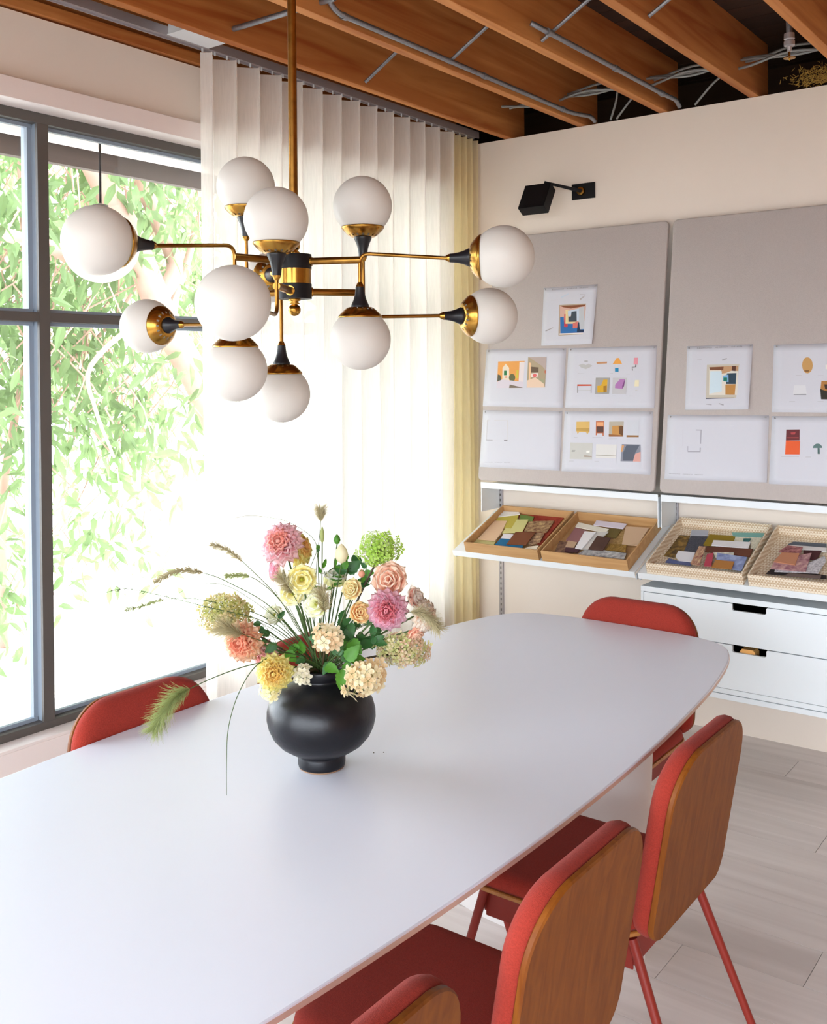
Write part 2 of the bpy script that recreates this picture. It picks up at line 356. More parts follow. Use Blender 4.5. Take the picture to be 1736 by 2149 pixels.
# ru 0.137 rl 0.137
PAPERS=[(((-2.344,0.926),(-2.065,0.927),(-2.07,0.651),(-2.338,0.648)),[('b7a48f',((-2.256,0.84),(-2.111,0.84),(-2.112,0.697),(-2.25,0.694))),('e9e4e0',((-2.243,0.705),(-2.113,0.706),(-2.112,0.7),(-2.246,0.698))),('d8b0a0',((-2.252,0.834),(-2.117,0.834),(-2.116,0.704),(-2.241,0.704))),('8a5030',((-2.251,0.835),(-2.118,0.835),(-2.124,0.828),(-2.194,0.82),(-2.234,0.828))),('2f6fb0',((-2.247,0.781),(-2.228,0.782),(-2.224,0.749),(-2.142,0.746),(-2.118,0.717),(-2.119,0.705),(-2.24,0.704))),('c9404a',((-2.226,0.795),(-2.217,0.795),(-2.215,0.751),(-2.203,0.744),(-2.207,0.732),(-2.223,0.734))),('e8d5a0',((-2.221,0.815),(-2.206,0.816),(-2.203,0.758),(-2.165,0.756),(-2.167,0.75),(-2.217,0.749))),('c6d6e6',((-2.209,0.809),(-2.189,0.812),(-2.151,0.819),(-2.143,0.761),(-2.16,0.759),(-2.162,0.79),(-2.19,0.793),(-2.192,0.783),(-2.205,0.784))),('43505c',((-2.189,0.805),(-2.163,0.807),(-2.159,0.758),(-2.201,0.758),(-2.203,0.781),(-2.19,0.783))),('c4c8ce',((-2.152,0.823),(-2.124,0.826),(-2.122,0.784),(-2.117,0.721),(-2.143,0.72),(-2.148,0.757),(-2.148,0.786))),('d9756c',((-2.178,0.75),(-2.155,0.757),(-2.151,0.728),(-2.177,0.726))),('1c3050',((-2.152,0.755),(-2.146,0.753),(-2.14,0.72),(-2.119,0.715),(-2.122,0.707),(-2.155,0.708))),('b9b3b6',((-2.151,0.885),(-2.122,0.883),(-2.122,0.881),(-2.151,0.882))),('b9b3b6',((-2.15,0.864),(-2.124,0.879),(-2.122,0.876),(-2.147,0.856))),('a9a4a8',((-2.321,0.72),(-2.281,0.734),(-2.279,0.731),(-2.318,0.715))),('bdb8bc',((-2.105,0.776),(-2.081,0.779),(-2.081,0.776),(-2.101,0.763))),('c6d2e0',((-2.251,0.878),(-2.211,0.893),(-2.208,0.888),(-2.244,0.873))),('c9c3c8',((-2.302,0.866),(-2.274,0.865),(-2.273,0.863),(-2.302,0.864)))],('hd',(-2.299,0.912),(-2.112,0.914))),(((-2.642,0.636),(-2.205,0.635),(-2.203,0.357),(-2.64,0.358)),[('e8a458',((-2.57,0.576),(-2.422,0.577),(-2.422,0.448),(-2.567,0.447))),('e9dcc8',((-2.543,0.545),(-2.526,0.565),(-2.506,0.545),(-2.497,0.449),(-2.538,0.449))),('e6dcdc',((-2.45,0.572),(-2.422,0.573),(-2.421,0.449),(-2.447,0.449))),('2f7a4a',((-2.533,0.531),(-2.518,0.531),(-2.516,0.509),(-2.532,0.509))),('d97a5a',((-2.511,0.5),(-2.511,0.498),(-2.514,0.497),(-2.517,0.496),(-2.521,0.496),(-2.524,0.497),(-2.527,0.498),(-2.528,0.5),(-2.527,0.501),(-2.525,0.502),(-2.521,0.503),(-2.518,0.503),(-2.514,0.502),(-2.512,0.501))),('6b6a45',((-2.468,0.497),(-2.469,0.488),(-2.473,0.482),(-2.48,0.478),(-2.488,0.478),(-2.495,0.482),(-2.501,0.489),(-2.503,0.497),(-2.502,0.505),(-2.498,0.512),(-2.491,0.515),(-2.483,0.515),(-2.475,0.512),(-2.47,0.505))),('5f6050',((-2.567,0.513),(-2.552,0.509),(-2.544,0.482),(-2.567,0.48))),('d8d0da',((-2.567,0.477),(-2.541,0.488),(-2.422,0.477),(-2.422,0.448),(-2.566,0.447))),('7d6f60',((-2.496,0.464),(-2.423,0.449),(-2.424,0.448),(-2.498,0.447))),('d9c64c',((-2.464,0.534),(-2.452,0.532),(-2.452,0.494),(-2.465,0.494))),('b0a084',((-2.404,0.595),(-2.305,0.594),(-2.303,0.45),(-2.401,0.449))),('b9aaa4',((-2.401,0.595),(-2.305,0.593),(-2.303,0.529),(-2.326,0.552))),('6d5a48',((-2.384,0.549),(-2.344,0.545),(-2.343,0.521),(-2.383,0.521))),('efc79a',((-2.397,0.569),(-2.387,0.567),(-2.382,0.451),(-2.391,0.451))),('eedfd8',((-2.381,0.517),(-2.345,0.519),(-2.346,0.5),(-2.382,0.499))),('dd6a68',((-2.351,0.507),(-2.352,0.503),(-2.355,0.501),(-2.359,0.499),(-2.364,0.499),(-2.369,0.501),(-2.372,0.504),(-2.373,0.507),(-2.372,0.51),(-2.369,0.513),(-2.365,0.515),(-2.36,0.515),(-2.355,0.513),(-2.352,0.51))),('a8a584',((-2.349,0.493),(-2.307,0.487),(-2.309,0.469),(-2.356,0.472))),('e8cdb4',((-2.403,0.482),(-2.358,0.498),(-2.309,0.467),(-2.303,0.45),(-2.4,0.449))),('c87a60',((-2.302,0.523),(-2.302,0.52),(-2.303,0.518),(-2.305,0.516),(-2.307,0.516),(-2.309,0.518),(-2.31,0.52),(-2.311,0.524),(-2.311,0.527),(-2.31,0.529),(-2.308,0.531),(-2.306,0.531),(-2.304,0.529),(-2.302,0.527)))],None),(((-2.194,0.634),(-1.762,0.636),(-1.758,0.361),(-2.192,0.356)),[('bfbfbf',((-2.136,0.554),(-2.114,0.56),(-2.099,0.554),(-2.086,0.56),(-2.066,0.551),(-2.079,0.542),(-2.098,0.535),(-2.122,0.542))),('a8a8a8',((-2.108,0.574),(-2.091,0.574),(-2.09,0.569),(-2.108,0.569))),('c9946c',((-2.047,0.567),(-1.994,0.568),(-1.995,0.56),(-2.044,0.558))),('f0a84c',((-1.949,0.584),(-1.938,0.584),(-1.921,0.557),(-1.967,0.557))),('1b86b5',((-1.954,0.539),(-1.937,0.539),(-1.936,0.522),(-1.953,0.522))),('d8d8d8',((-1.95,0.556),(-1.942,0.556),(-1.941,0.539),(-1.948,0.539))),('e89aa8',((-1.865,0.584),(-1.846,0.584),(-1.846,0.553),(-1.866,0.554))),('555555',((-1.857,0.553),(-1.853,0.553),(-1.852,0.542),(-1.871,0.541),(-1.867,0.527),(-1.871,0.527),(-1.873,0.543),(-1.857,0.544))),('c8573f',((-2.136,0.465),(-2.064,0.465),(-2.064,0.458),(-2.136,0.457))),('777777',((-2.136,0.457),(-2.133,0.457),(-2.131,0.425),(-2.134,0.425))),('777777',((-2.068,0.458),(-2.065,0.458),(-2.063,0.425),(-2.066,0.425))),('c4c4c4',((-2.132,0.438),(-2.067,0.439),(-2.067,0.436),(-2.131,0.436))),('a5a39f',((-2.045,0.495),(-1.976,0.495),(-1.976,0.422),(-2.045,0.421))),('d9a92c',((-2.007,0.487),(-1.987,0.487),(-1.987,0.43),(-2.033,0.427),(-2.035,0.458),(-2.017,0.46))),('a87a28',((-2.005,0.457),(-1.989,0.46),(-1.988,0.431),(-2.003,0.43))),('c5c4c8',((-1.961,0.495),(-1.893,0.494),(-1.893,0.422),(-1.961,0.421))),('b27ab5',((-1.927,0.488),(-1.903,0.488),(-1.905,0.457),(-1.913,0.444),(-1.948,0.448),(-1.948,0.464))),('7c4a80',((-1.904,0.487),(-1.902,0.479),(-1.905,0.457),(-1.912,0.445),(-1.914,0.457))),('ece4c4',((-1.855,0.484),(-1.835,0.484),(-1.835,0.456),(-1.856,0.456))),('c9c9c9',((-1.851,0.44),(-1.841,0.44),(-1.84,0.436),(-1.851,0.436))),('c2c2c8',((-2.137,0.516),(-2.103,0.515),(-2.103,0.514),(-2.137,0.514))),('c2c2c8',((-2.056,0.512),(-2.042,0.512),(-2.041,0.511),(-2.056,0.511))),('c2c2c8',((-1.976,0.515),(-1.961,0.515),(-1.961,0.513),(-1.976,0.513))),('c2c2c8',((-1.897,0.511),(-1.881,0.511),(-1.881,0.51),(-1.897,0.51))),('c2c2c8',((-2.141,0.412),(-2.122,0.412),(-2.122,0.411),(-2.14,0.41))),('c2c2c8',((-2.045,0.411),(-2.02,0.412),(-2.02,0.41),(-2.045,0.41))),('c2c2c8',((-1.961,0.414),(-1.94,0.414),(-1.94,0.413),(-1.961,0.413))),('c2c2c8',((-1.878,0.414),(-1.86,0.414),(-1.86,0.412),(-1.878,0.412)))],('sm',(-2.003,0.62),(-1.951,0.621))),(((-2.636,0.338),(-2.205,0.342),(-2.199,0.067),(-2.633,0.063)),[('cfcdd0',((-2.61,0.291),(-2.591,0.291),(-2.591,0.289),(-2.609,0.289))),('cfcdd0',((-2.569,0.292),(-2.492,0.293),(-2.492,0.291),(-2.569,0.289))),('c6c4c8',((-2.61,0.291),(-2.606,0.291),(-2.603,0.195),(-2.606,0.195))),('cfcdd0',((-2.496,0.291),(-2.492,0.291),(-2.488,0.197),(-2.491,0.196))),('8f8d92',((-2.608,0.196),(-2.571,0.197),(-2.57,0.193),(-2.608,0.192))),('8f8d92',((-2.506,0.199),(-2.488,0.199),(-2.487,0.194),(-2.506,0.193))),('cfcdd0',((-2.571,0.196),(-2.506,0.198),(-2.506,0.197),(-2.57,0.194)))],('ft',(-2.61,0.086),(-2.464,0.091))),(((-2.192,0.34),(-1.763,0.347),(-1.759,0.073),(-2.19,0.066)),[('d9b46a',((-2.129,0.294),(-2.063,0.296),(-2.061,0.251),(-2.071,0.239),(-2.079,0.248),(-2.112,0.247),(-2.119,0.238),(-2.127,0.252))),('c09a50',((-2.127,0.264),(-2.062,0.266),(-2.061,0.251),(-2.127,0.252))),('c06a40',((-2.032,0.298),(-1.992,0.299),(-1.99,0.234),(-1.995,0.233),(-1.997,0.245),(-2.024,0.244),(-2.024,0.235),(-2.029,0.235))),('5d4038',((-2.028,0.274),(-1.994,0.275),(-1.992,0.248),(-2.026,0.247))),('e8a878',((-2.028,0.294),(-1.995,0.295),(-1.994,0.278),(-2.027,0.277))),('b8b0a0',((-1.967,0.298),(-1.897,0.3),(-1.897,0.233),(-1.965,0.231))),('c8924e',((-1.951,0.279),(-1.904,0.282),(-1.899,0.239),(-1.949,0.235))),('6e4a2c',((-1.92,0.277),(-1.899,0.28),(-1.897,0.237),(-1.915,0.243))),('9a6438',((-1.966,0.242),(-1.897,0.239),(-1.897,0.233),(-1.965,0.231))),('cfd2da',((-1.883,0.306),(-1.825,0.308),(-1.823,0.233),(-1.88,0.231))),('9a7048',((-1.88,0.24),(-1.823,0.241),(-1.823,0.233),(-1.88,0.231))),('c9c9c4',((-2.154,0.198),(-2.042,0.2),(-2.041,0.126),(-2.152,0.123))),('a0a09c',((-2.142,0.164),(-2.125,0.164),(-2.128,0.157),(-2.144,0.156))),('a89a8c',((-2.08,0.144),(-2.042,0.141),(-2.042,0.136),(-2.079,0.135))),('f4f4ee',((-2.07,0.164),(-2.054,0.165),(-2.054,0.156),(-2.07,0.155))),('dddcda',((-2.024,0.195),(-1.923,0.197),(-1.924,0.136),(-2.022,0.134))),('a9a69c',((-2.021,0.149),(-1.925,0.148),(-1.925,0.145),(-2.023,0.145))),('8c8f9c',((-1.9,0.2),(-1.812,0.201),(-1.808,0.127),(-1.902,0.124))),('5e6472',((-1.878,0.196),(-1.817,0.198),(-1.835,0.164),(-1.843,0.13),(-1.89,0.128),(-1.892,0.162))),('dba49a',((-1.835,0.159),(-1.81,0.17),(-1.808,0.127),(-1.843,0.126))),('d6a070',((-1.9,0.195),(-1.888,0.196),(-1.895,0.166),(-1.903,0.166))),('c2c2c8',((-2.135,0.224),(-2.118,0.224),(-2.118,0.222),(-2.135,0.221))),('c2c2c8',((-2.044,0.226),(-1.996,0.227),(-1.996,0.225),(-2.044,0.223))),('c2c2c8',((-1.965,0.222),(-1.922,0.224),(-1.921,0.222),(-1.965,0.22))),('c2c2c8',((-1.88,0.221),(-1.859,0.222),(-1.859,0.22),(-1.879,0.219))),('c2c2c8',((-2.154,0.115),(-2.13,0.116),(-2.13,0.113),(-2.154,0.112))),('c2c2c8',((-2.027,0.119),(-2.005,0.12),(-2.005,0.118),(-2.027,0.117)))],None),(((-1.624,0.63),(-1.344,0.632),(-1.348,0.362),(-1.62,0.356)),[('c9c2b4',((-1.534,0.549),(-1.392,0.55),(-1.393,0.41),(-1.532,0.406))),('3b3a44',((-1.532,0.408),(-1.411,0.41),(-1.411,0.408),(-1.532,0.404))),('e2ddd2',((-1.523,0.539),(-1.401,0.541),(-1.4,0.422),(-1.519,0.42))),('c59a72',((-1.523,0.539),(-1.401,0.543),(-1.401,0.521),(-1.427,0.523),(-1.453,0.513),(-1.474,0.51),(-1.471,0.525),(-1.52,0.525))),('7b4b30',((-1.523,0.538),(-1.462,0.54),(-1.463,0.526),(-1.52,0.527))),('5d3626',((-1.426,0.542),(-1.41,0.542),(-1.411,0.521),(-1.428,0.523))),('cfe2ec',((-1.518,0.521),(-1.469,0.521),(-1.465,0.436),(-1.517,0.426))),('2e4556',((-1.447,0.512),(-1.407,0.513),(-1.408,0.467),(-1.448,0.467))),('7fb2dc',((-1.464,0.502),(-1.44,0.507),(-1.438,0.475),(-1.463,0.48))),('1c7a64',((-1.46,0.494),(-1.445,0.494),(-1.444,0.479),(-1.46,0.479))),('c18a48',((-1.451,0.465),(-1.408,0.466),(-1.41,0.422),(-1.449,0.422))),('aaa8b0',((-1.47,0.571),(-1.45,0.577),(-1.449,0.572),(-1.468,0.565))),('b4b2ba',((-1.378,0.491),(-1.36,0.503),(-1.358,0.499),(-1.375,0.485))),('b4b2ba',((-1.532,0.384),(-1.505,0.382),(-1.506,0.377),(-1.529,0.38))),('aaa8b0',((-1.475,0.387),(-1.454,0.382),(-1.455,0.376),(-1.471,0.382))),('b4b2ba',((-1.372,0.535),(-1.353,0.552),(-1.352,0.547),(-1.369,0.53))),('c0bec6',((-1.577,0.574),(-1.558,0.574),(-1.558,0.571),(-1.577,0.572)))],('hd',(-1.58,0.618),(-1.388,0.622))),(((-1.259,0.628),(-0.894,0.631),(-0.892,0.356),(-1.257,0.353)),[('c79a5e',((-1.104,0.542),(-1.105,0.53),(-1.109,0.519),(-1.116,0.512),(-1.123,0.51),(-1.131,0.512),(-1.138,0.519),(-1.143,0.53),(-1.145,0.543),(-1.144,0.555),(-1.14,0.566),(-1.134,0.573),(-1.126,0.575),(-1.118,0.573),(-1.111,0.565),(-1.106,0.555))),('8a6238',((-1.137,0.522),(-1.117,0.524),(-1.119,0.516),(-1.131,0.516))),('dcdde2',((-1.173,0.462),(-1.129,0.463),(-1.123,0.427),(-1.176,0.426))),('9a9ca2',((-1.174,0.426),(-1.125,0.428),(-1.125,0.423),(-1.173,0.423))),('b07a3c',((-1.069,0.48),(-0.999,0.48),(-1.0,0.407),(-1.067,0.407),(-1.072,0.442))),('382820',((-1.058,0.466),(-1.002,0.466),(-1.001,0.434),(-1.054,0.448))),('2f2a20',((-1.073,0.448),(-1.0,0.422),(-1.0,0.407),(-1.068,0.407))),('e9e6e2',((-1.056,0.544),(-1.001,0.544),(-1.001,0.526),(-1.055,0.526))),('c2c2c8',((-1.168,0.503),(-1.145,0.503),(-1.145,0.5),(-1.168,0.5))),('c2c2c8',((-1.189,0.398),(-1.167,0.398),(-1.167,0.395),(-1.189,0.395))),('c2c2c8',((-1.084,0.502),(-1.062,0.502),(-1.062,0.5),(-1.084,0.5))),('c2c2c8',((-1.081,0.399),(-1.058,0.399),(-1.058,0.397),(-1.081,0.396)))],None),(((-1.696,0.333),(-1.267,0.339),(-1.265,0.069),(-1.696,0.057)),[('b4b4c0',((-1.568,0.274),(-1.543,0.274),(-1.542,0.269),(-1.568,0.269))),('a8a8b4',((-1.548,0.273),(-1.543,0.273),(-1.543,0.214),(-1.548,0.214))),('b4b4c0',((-1.602,0.202),(-1.598,0.203),(-1.597,0.18),(-1.601,0.18))),('a8a8b4',((-1.599,0.182),(-1.544,0.184),(-1.544,0.179),(-1.599,0.177))),('a8a8b4',((-1.548,0.198),(-1.543,0.198),(-1.543,0.179),(-1.548,0.179))),('cfcfd8',((-1.627,0.272),(-1.623,0.272),(-1.62,0.202),(-1.624,0.202))),('d8d8e0',((-1.426,0.295),(-1.406,0.295),(-1.406,0.293),(-1.426,0.293)))],('ft',(-1.677,0.081),(-1.529,0.084))),(((-1.255,0.337),(-0.886,0.341),(-0.884,0.07),(-1.257,0.064)),[('6a2a30',((-1.197,0.284),(-1.145,0.286),(-1.144,0.242),(-1.197,0.24))),('b4484a',((-1.18,0.273),(-1.16,0.275),(-1.163,0.266),(-1.177,0.265))),('9a4040',((-1.193,0.254),(-1.148,0.256),(-1.148,0.251),(-1.193,0.25))),('e8602f',((-1.197,0.24),(-1.142,0.241),(-1.142,0.187),(-1.198,0.185))),('5e7a78',((-1.093,0.214),(-1.092,0.218),(-1.091,0.222),(-1.089,0.225),(-1.086,0.228),(-1.083,0.23),(-1.079,0.232),(-1.076,0.232),(-1.072,0.232),(-1.068,0.231),(-1.065,0.229),(-1.062,0.226),(-1.059,0.223),(-1.058,0.22),(-1.058,0.216))),('4a6664',((-1.075,0.215),(-1.067,0.215),(-1.066,0.192),(-1.074,0.192))),('c2c2c8',((-1.212,0.177),(-1.144,0.18),(-1.144,0.177),(-1.212,0.174))),('c2c2c8',((-1.119,0.179),(-1.098,0.18),(-1.098,0.177),(-1.119,0.176)))],None)]
SWATCH=[[('d2c98c',((-2.564,0.048),(-2.591,0.147),(-2.504,0.277),(-2.451,0.047)),0),('8a2018',((-2.486,0.41),(-2.241,0.406),(-2.231,0.096),(-2.346,0.158),(-2.452,0.304)),0),('c9b94e',((-2.581,0.323),(-2.479,0.39),(-2.45,0.265),(-2.437,0.2),(-2.471,0.196),(-2.564,0.27)),1),('f6f3ee',((-2.578,0.349),(-2.479,0.388),(-2.466,0.335),(-2.571,0.293)),2),('6d8a40',((-2.467,0.342),(-2.386,0.331),(-2.369,0.273),(-2.444,0.29)),1),('e8c4a0',((-2.589,0.259),(-2.5,0.268),(-2.465,0.15),(-2.459,0.082),(-2.554,0.081)),1),('c9a878',((-2.387,0.282),(-2.266,0.309),(-2.251,0.201),(-2.364,0.192)),1),('dcd690',((-2.451,0.279),(-2.392,0.289),(-2.363,0.172),(-2.457,0.148),(-2.464,0.194),(-2.434,0.194)),2),('ece6ec',((-2.446,0.142),(-2.394,0.145),(-2.387,0.098),(-2.435,0.098)),2),('c4a27a',((-2.309,0.185),(-2.255,0.189),(-2.237,0.108),(-2.269,0.074),(-2.294,0.086)),1),('0f6c9c',((-2.435,0.097),(-2.378,0.1),(-2.293,0.055),(-2.287,0.032),(-2.433,0.036)),2),('7d4526',((-2.388,0.158),(-2.292,0.17),(-2.279,0.057),(-2.375,0.047)),3),('eee2cc',((-2.267,0.058),(-2.227,0.077),(-2.22,0.046),(-2.276,0.04)),1)],[('8a6448',((-2.16,0.148),(-2.067,0.155),(-2.051,0.062),(-2.137,0.055)),0),('9a6a6c',((-2.139,0.273),(-2.057,0.248),(-2.069,0.146),(-2.13,0.156)),1),('f2ecdc',((-2.143,0.312),(-1.974,0.277),(-1.976,0.245),(-2.137,0.27)),2),('c9a88a',((-2.117,0.153),(-2.069,0.146),(-2.063,0.099),(-2.105,0.098)),1),('6c5a28',((-1.992,0.288),(-1.917,0.29),(-1.913,0.214),(-1.962,0.221)),1),('e6dcea',((-2.064,0.341),(-1.912,0.335),(-1.911,0.29),(-2.059,0.298)),2),('a88a58',((-1.944,0.3),(-1.898,0.286),(-1.866,0.173),(-1.913,0.163)),0),('d9b898',((-1.911,0.317),(-1.802,0.322),(-1.792,0.168),(-1.863,0.165)),1),('dcd8d4',((-2.018,0.235),(-1.963,0.25),(-1.978,0.091),(-2.018,0.083)),2),('f4f2f6',((-2.068,0.226),(-2.012,0.227),(-2.011,0.076),(-2.044,0.078)),3),('54362c',((-1.989,0.19),(-1.92,0.181),(-1.911,0.077),(-1.978,0.074)),4),('4a2630',((-2.096,0.087),(-2.021,0.091),(-2.025,0.056),(-2.086,0.055)),1),('a9823a',((-1.915,0.154),(-1.838,0.159),(-1.821,0.105),(-1.912,0.102)),1),('c4c2c0',((-2.0,0.076),(-1.909,0.089),(-1.806,0.084),(-1.798,0.04),(-2.01,0.037)),2)],[('8a6a38',((-1.655,0.301),(-1.611,0.304),(-1.584,0.152),(-1.613,0.119),(-1.658,0.123)),0),('b9bcc8',((-1.62,0.351),(-1.549,0.359),(-1.539,0.318),(-1.609,0.3)),0),('4c4c58',((-1.602,0.292),(-1.529,0.301),(-1.521,0.21),(-1.529,0.154),(-1.586,0.165)),1),('92780c',((-1.53,0.318),(-1.421,0.326),(-1.416,0.281),(-1.473,0.233),(-1.527,0.227)),1),('7fb4ac',((-1.445,0.35),(-1.315,0.369),(-1.311,0.333),(-1.429,0.32)),1),('ece4c8',((-1.419,0.317),(-1.314,0.328),(-1.313,0.234),(-1.332,0.239),(-1.344,0.281),(-1.412,0.282)),1),('2c6a68',((-1.38,0.302),(-1.35,0.308),(-1.353,0.266),(-1.374,0.276)),2),('f0eef0',((-1.493,0.264),(-1.343,0.277),(-1.337,0.227),(-1.488,0.222)),2),('6a3a28',((-1.502,0.21),(-1.318,0.224),(-1.313,0.164),(-1.496,0.166)),2),('e6e6ec',((-1.606,0.157),(-1.535,0.158),(-1.522,0.085),(-1.576,0.082),(-1.602,0.113)),1),('56608c',((-1.622,0.091),(-1.575,0.078),(-1.519,0.077),(-1.517,0.058),(-1.626,0.059)),1),('efe6d0',((-1.458,0.16),(-1.378,0.175),(-1.372,0.143),(-1.436,0.121)),3),('c2455a',((-1.48,0.147),(-1.458,0.16),(-1.433,0.061),(-1.462,0.055)),2),('8e9cc8',((-1.44,0.155),(-1.316,0.146),(-1.307,0.046),(-1.412,0.049)),3),('b57a38',((-1.426,0.093),(-1.351,0.096),(-1.344,0.04),(-1.423,0.038)),4),('5c1830',((-1.528,0.191),(-1.5,0.192),(-1.477,0.047),(-1.515,0.052)),3)],[('5c6470',((-1.189,0.333),(-1.063,0.34),(-1.048,0.278),(-1.204,0.308)),0),('e8e4e4',((-1.193,0.297),(-1.054,0.302),(-1.047,0.274),(-1.198,0.27)),1),('4a1c24',((-1.13,0.266),(-1.066,0.274),(-1.068,0.198),(-1.12,0.212)),1),('2a2224',((-1.209,0.126),(-1.007,0.105),(-1.002,0.084),(-1.223,0.073)),0),('dedae0',((-1.079,0.178),(-1.043,0.228),(-1.029,0.197),(-1.036,0.102),(-1.192,0.08),(-1.194,0.104)),2),('b98a8c',((-1.093,0.234),(-1.08,0.096),(-1.209,0.089),(-1.21,0.159)),3),('c98a68',((-1.198,0.209),(-1.133,0.213),(-1.127,0.127),(-1.209,0.134)),4),('8a3a44',((-1.194,0.271),(-1.135,0.269),(-1.132,0.226),(-1.214,0.219)),3),('6c5a54',((-1.132,0.069),(-1.019,0.078),(-1.017,0.056),(-1.146,0.049)),3)]]
# ================================================================ TABLE
TX, TY, TZ = -1.41, 1.65, .74
def half(y): return .527 - .068*(y-TY)**2
pts = []
ye = 2.30
N_ = 26
right = [(TX+half(TY-(ye-TY)+2*(ye-TY)*i/N_), TY-(ye-TY)+2*(ye-TY)*i/N_) for i in range(N_+1)]
xe = right[-1][0]-TX
corner = []
far = [(TX+u, y) for u, y in ((.489, 2.40), (.475, 2.53), (.4585, 2.64), (.4425, 2.73), (.4270, 2.80), (.409, 2.862), (.387, 2.912), (.357, 2.952), (.315, 2.981), (.255, 2.999), (.18, 3.008), (.09, 3.012), (0, 3.013))]
half1 = right + corner + far
full = [p for p in half1 if p[1] >= TY-1e-6]
poly = full + [(2*TX-x, y) for x, y in full[::-1] if abs(x-TX) > 1e-6]
low = [(x, 2*TY-y) for x, y in poly]
outline = [(x, y) for x, y in full] + [(2*TX-x, y) for x, y in full[::-1][1:]] + [(2*TX-x, 2*TY-y) for x, y in full if abs(y-TY) > 1e-6] + [(x, 2*TY-y) for x, y in full[::-1][1:] if abs(y-TY) > 1e-6]
def inset(poly, d):
    n = len(poly); out = []
    for i in range(n):
        a = Vector(poly[i-1]); c = Vector(poly[(i+1) % n]); t = (c-a).normalized(); nn = Vector((-t.y, t.x)); out.append((poly[i][0]+nn.x*d, poly[i][1]+nn.y*d))
    return out
table = empty('table', (TX, TY, 0), 0, 'long white table with softly rounded corners and an undercut edge', 'table')
def loc(vs): return [(v[0]-TX, v[1]-TY, v[2]) for v in vs]
b = MB(); n = len(outline)
rings = [(0.0035, TZ), (0.0008, TZ-.0008), (0, TZ-.003), (0, TZ-.012), (.045, TZ-.032)]
vs = []
for d, z in rings: vs += [(x, y, z) for x, y in inset(outline, d)]
fs = [tuple(range(n))]; mi = [0]
for k in range(len(rings)-1):
    for i in range(n): fs.append((k*n+i, k*n+(i+1) % n, (k+1)*n+(i+1) % n, (k+1)*n+i)); mi.append(0 if k < 2 else 1)
fs.append(tuple(reversed(range(4*n, 5*n)))); mi.append(1)
b.v = loc(vs); b.f = fs; b.c = [None]*len(fs); b.mi = mi
b.build('tabletop', ['table_white', 'table_edge_bounce'], table)
for cy, ax, by in ((2.478, .342, .09), (.50, .3, .12)):
    b = MB(); prof = [(.90, 0.0), (1, TZ-.034)]
    T = Matrix.Translation((0, cy-TY, 0)) @ Matrix.Diagonal((ax, by, 1, 1))
    b.lathe(prof, 64, T); b.add([T @ Vector((math.cos(2*PI*k/64), math.sin(2*PI*k/64), TZ-.034)) for k in range(64)], [tuple(range(64))])
    b.build('pedestal', 'pedestal', table, smooth=True, auto=40)

# ================================================================ CHAIRS
def pillow(mb, outline, prof, fn):
    # outline 2D, prof list of (inset, height)
    n = len(outline); vs = []
    for d, z in prof: vs += [fn(x, y, z) for x, y in inset(outline, d)]
    fs = [(k*n+i, k*n+(i+1) % n, (k+1)*n+(i+1) % n, (k+1)*n+i) for k in range(len(prof)-1) for i in range(n)]
    fs += [tuple(reversed(range(n))), tuple(range((len(prof)-1)*n, len(prof)*n))]
    mb.add(vs, fs)
def make_chair(label):
    t = empty('dining_chair', (0,0,0), 0, label, 'chair', 'red chairs around the table')
    # back: u along local y, v up the back plane, w forward (towards +x)
    P0 = Vector((-.229, 0, .425)); up = Vector((-.066, 0, .382)); H = up.length; up.normalize(); fwd = Vector((up.z, 0, -up.x))
    def bk(u, v, w_): return P0 + Vector((0, 1, 0))*u + up*(v+H/2) + fwd*(w_ + .25*u*u)
    bo = rrect(.40, H, .112, 10, .05); bi = inset(bo, .001)
    m = MB(); pillow(m, bo, [(.003, -.002), (0, .001), (0, .008), (.002, .010)], bk); m.build('backrest_shell', 'veneer', t, smooth=True, auto=35)
    m = MB(); pillow(m, bi, [(.004, .0102), (.001, .0115), (-.003, .020), (-.002, .032), (.004, .043), (.014, .050), (.034, .054)], bk); m.build('backrest', 'red_fabric', t, smooth=True)
    # seat
    so_ = rrect(.43, .405, .075, 8)
    def st(x, y, z): return Vector((x+.02, y, .425+z + .10*max(0, (x-.1))**2*0 + .18*(y*y)*0 - (max(0, x-.12))**2*.5))
    m = MB(); pillow(m, so_, [(.003, .0), (0, .003), (0, .009), (.002, .011)], st); m.build('seat_shell', 'ply_edge', t, smooth=True, auto=35)
    m = MB(); pillow(m, inset(so_, .006), [(.001, .011), (-.002, .018), (.001, .03), (.009, .038), (.022, .042), (.04, .043)], st); m.build('seat', 'red_fabric', t, smooth=True)
    # metal underframe plates and legs
    m = MB().box(-.165, -.155, .345, .19, -.150, .425).box(-.165, .150, .345, .19, .155, .425).box(-.17, -.155, .355, -.165, .155, .425).box(.19, -.155, .355, .195, .155, .425); m.build('seat_frame', 'red_metal', t, bevel=.002)
    for sx, sy, fx in ((-1, -1, -.33), (-1, 1, -.33), (1, -1, .30), (1, 1, .30)):
        tx = -.168 if sx < 0 else .185
        m = MB().tube([(tx, .163*sy, .415), (fx, .20*sy, .003)], [.0105, .0085], 12); m.build('leg', 'red_metal', t, smooth=True, auto=40)
    return t
ch = make_chair('red chair nearest the camera, only the top of its back in frame')
G_ = 'red upholstered chairs around the table'
ch['group'] = G_
ch.location = (-1.010, .885, 0); ch.rotation_euler = (0, 0, PI)
dup(ch, (-.998, 1.432, 0), PI, 'red chair with wooden back shell, middle one on the table\'s right side', G_)
dup(ch, (-1.03, 2.045, 0), PI, 'red chair with wooden back, furthest one on the right side of the table', G_)
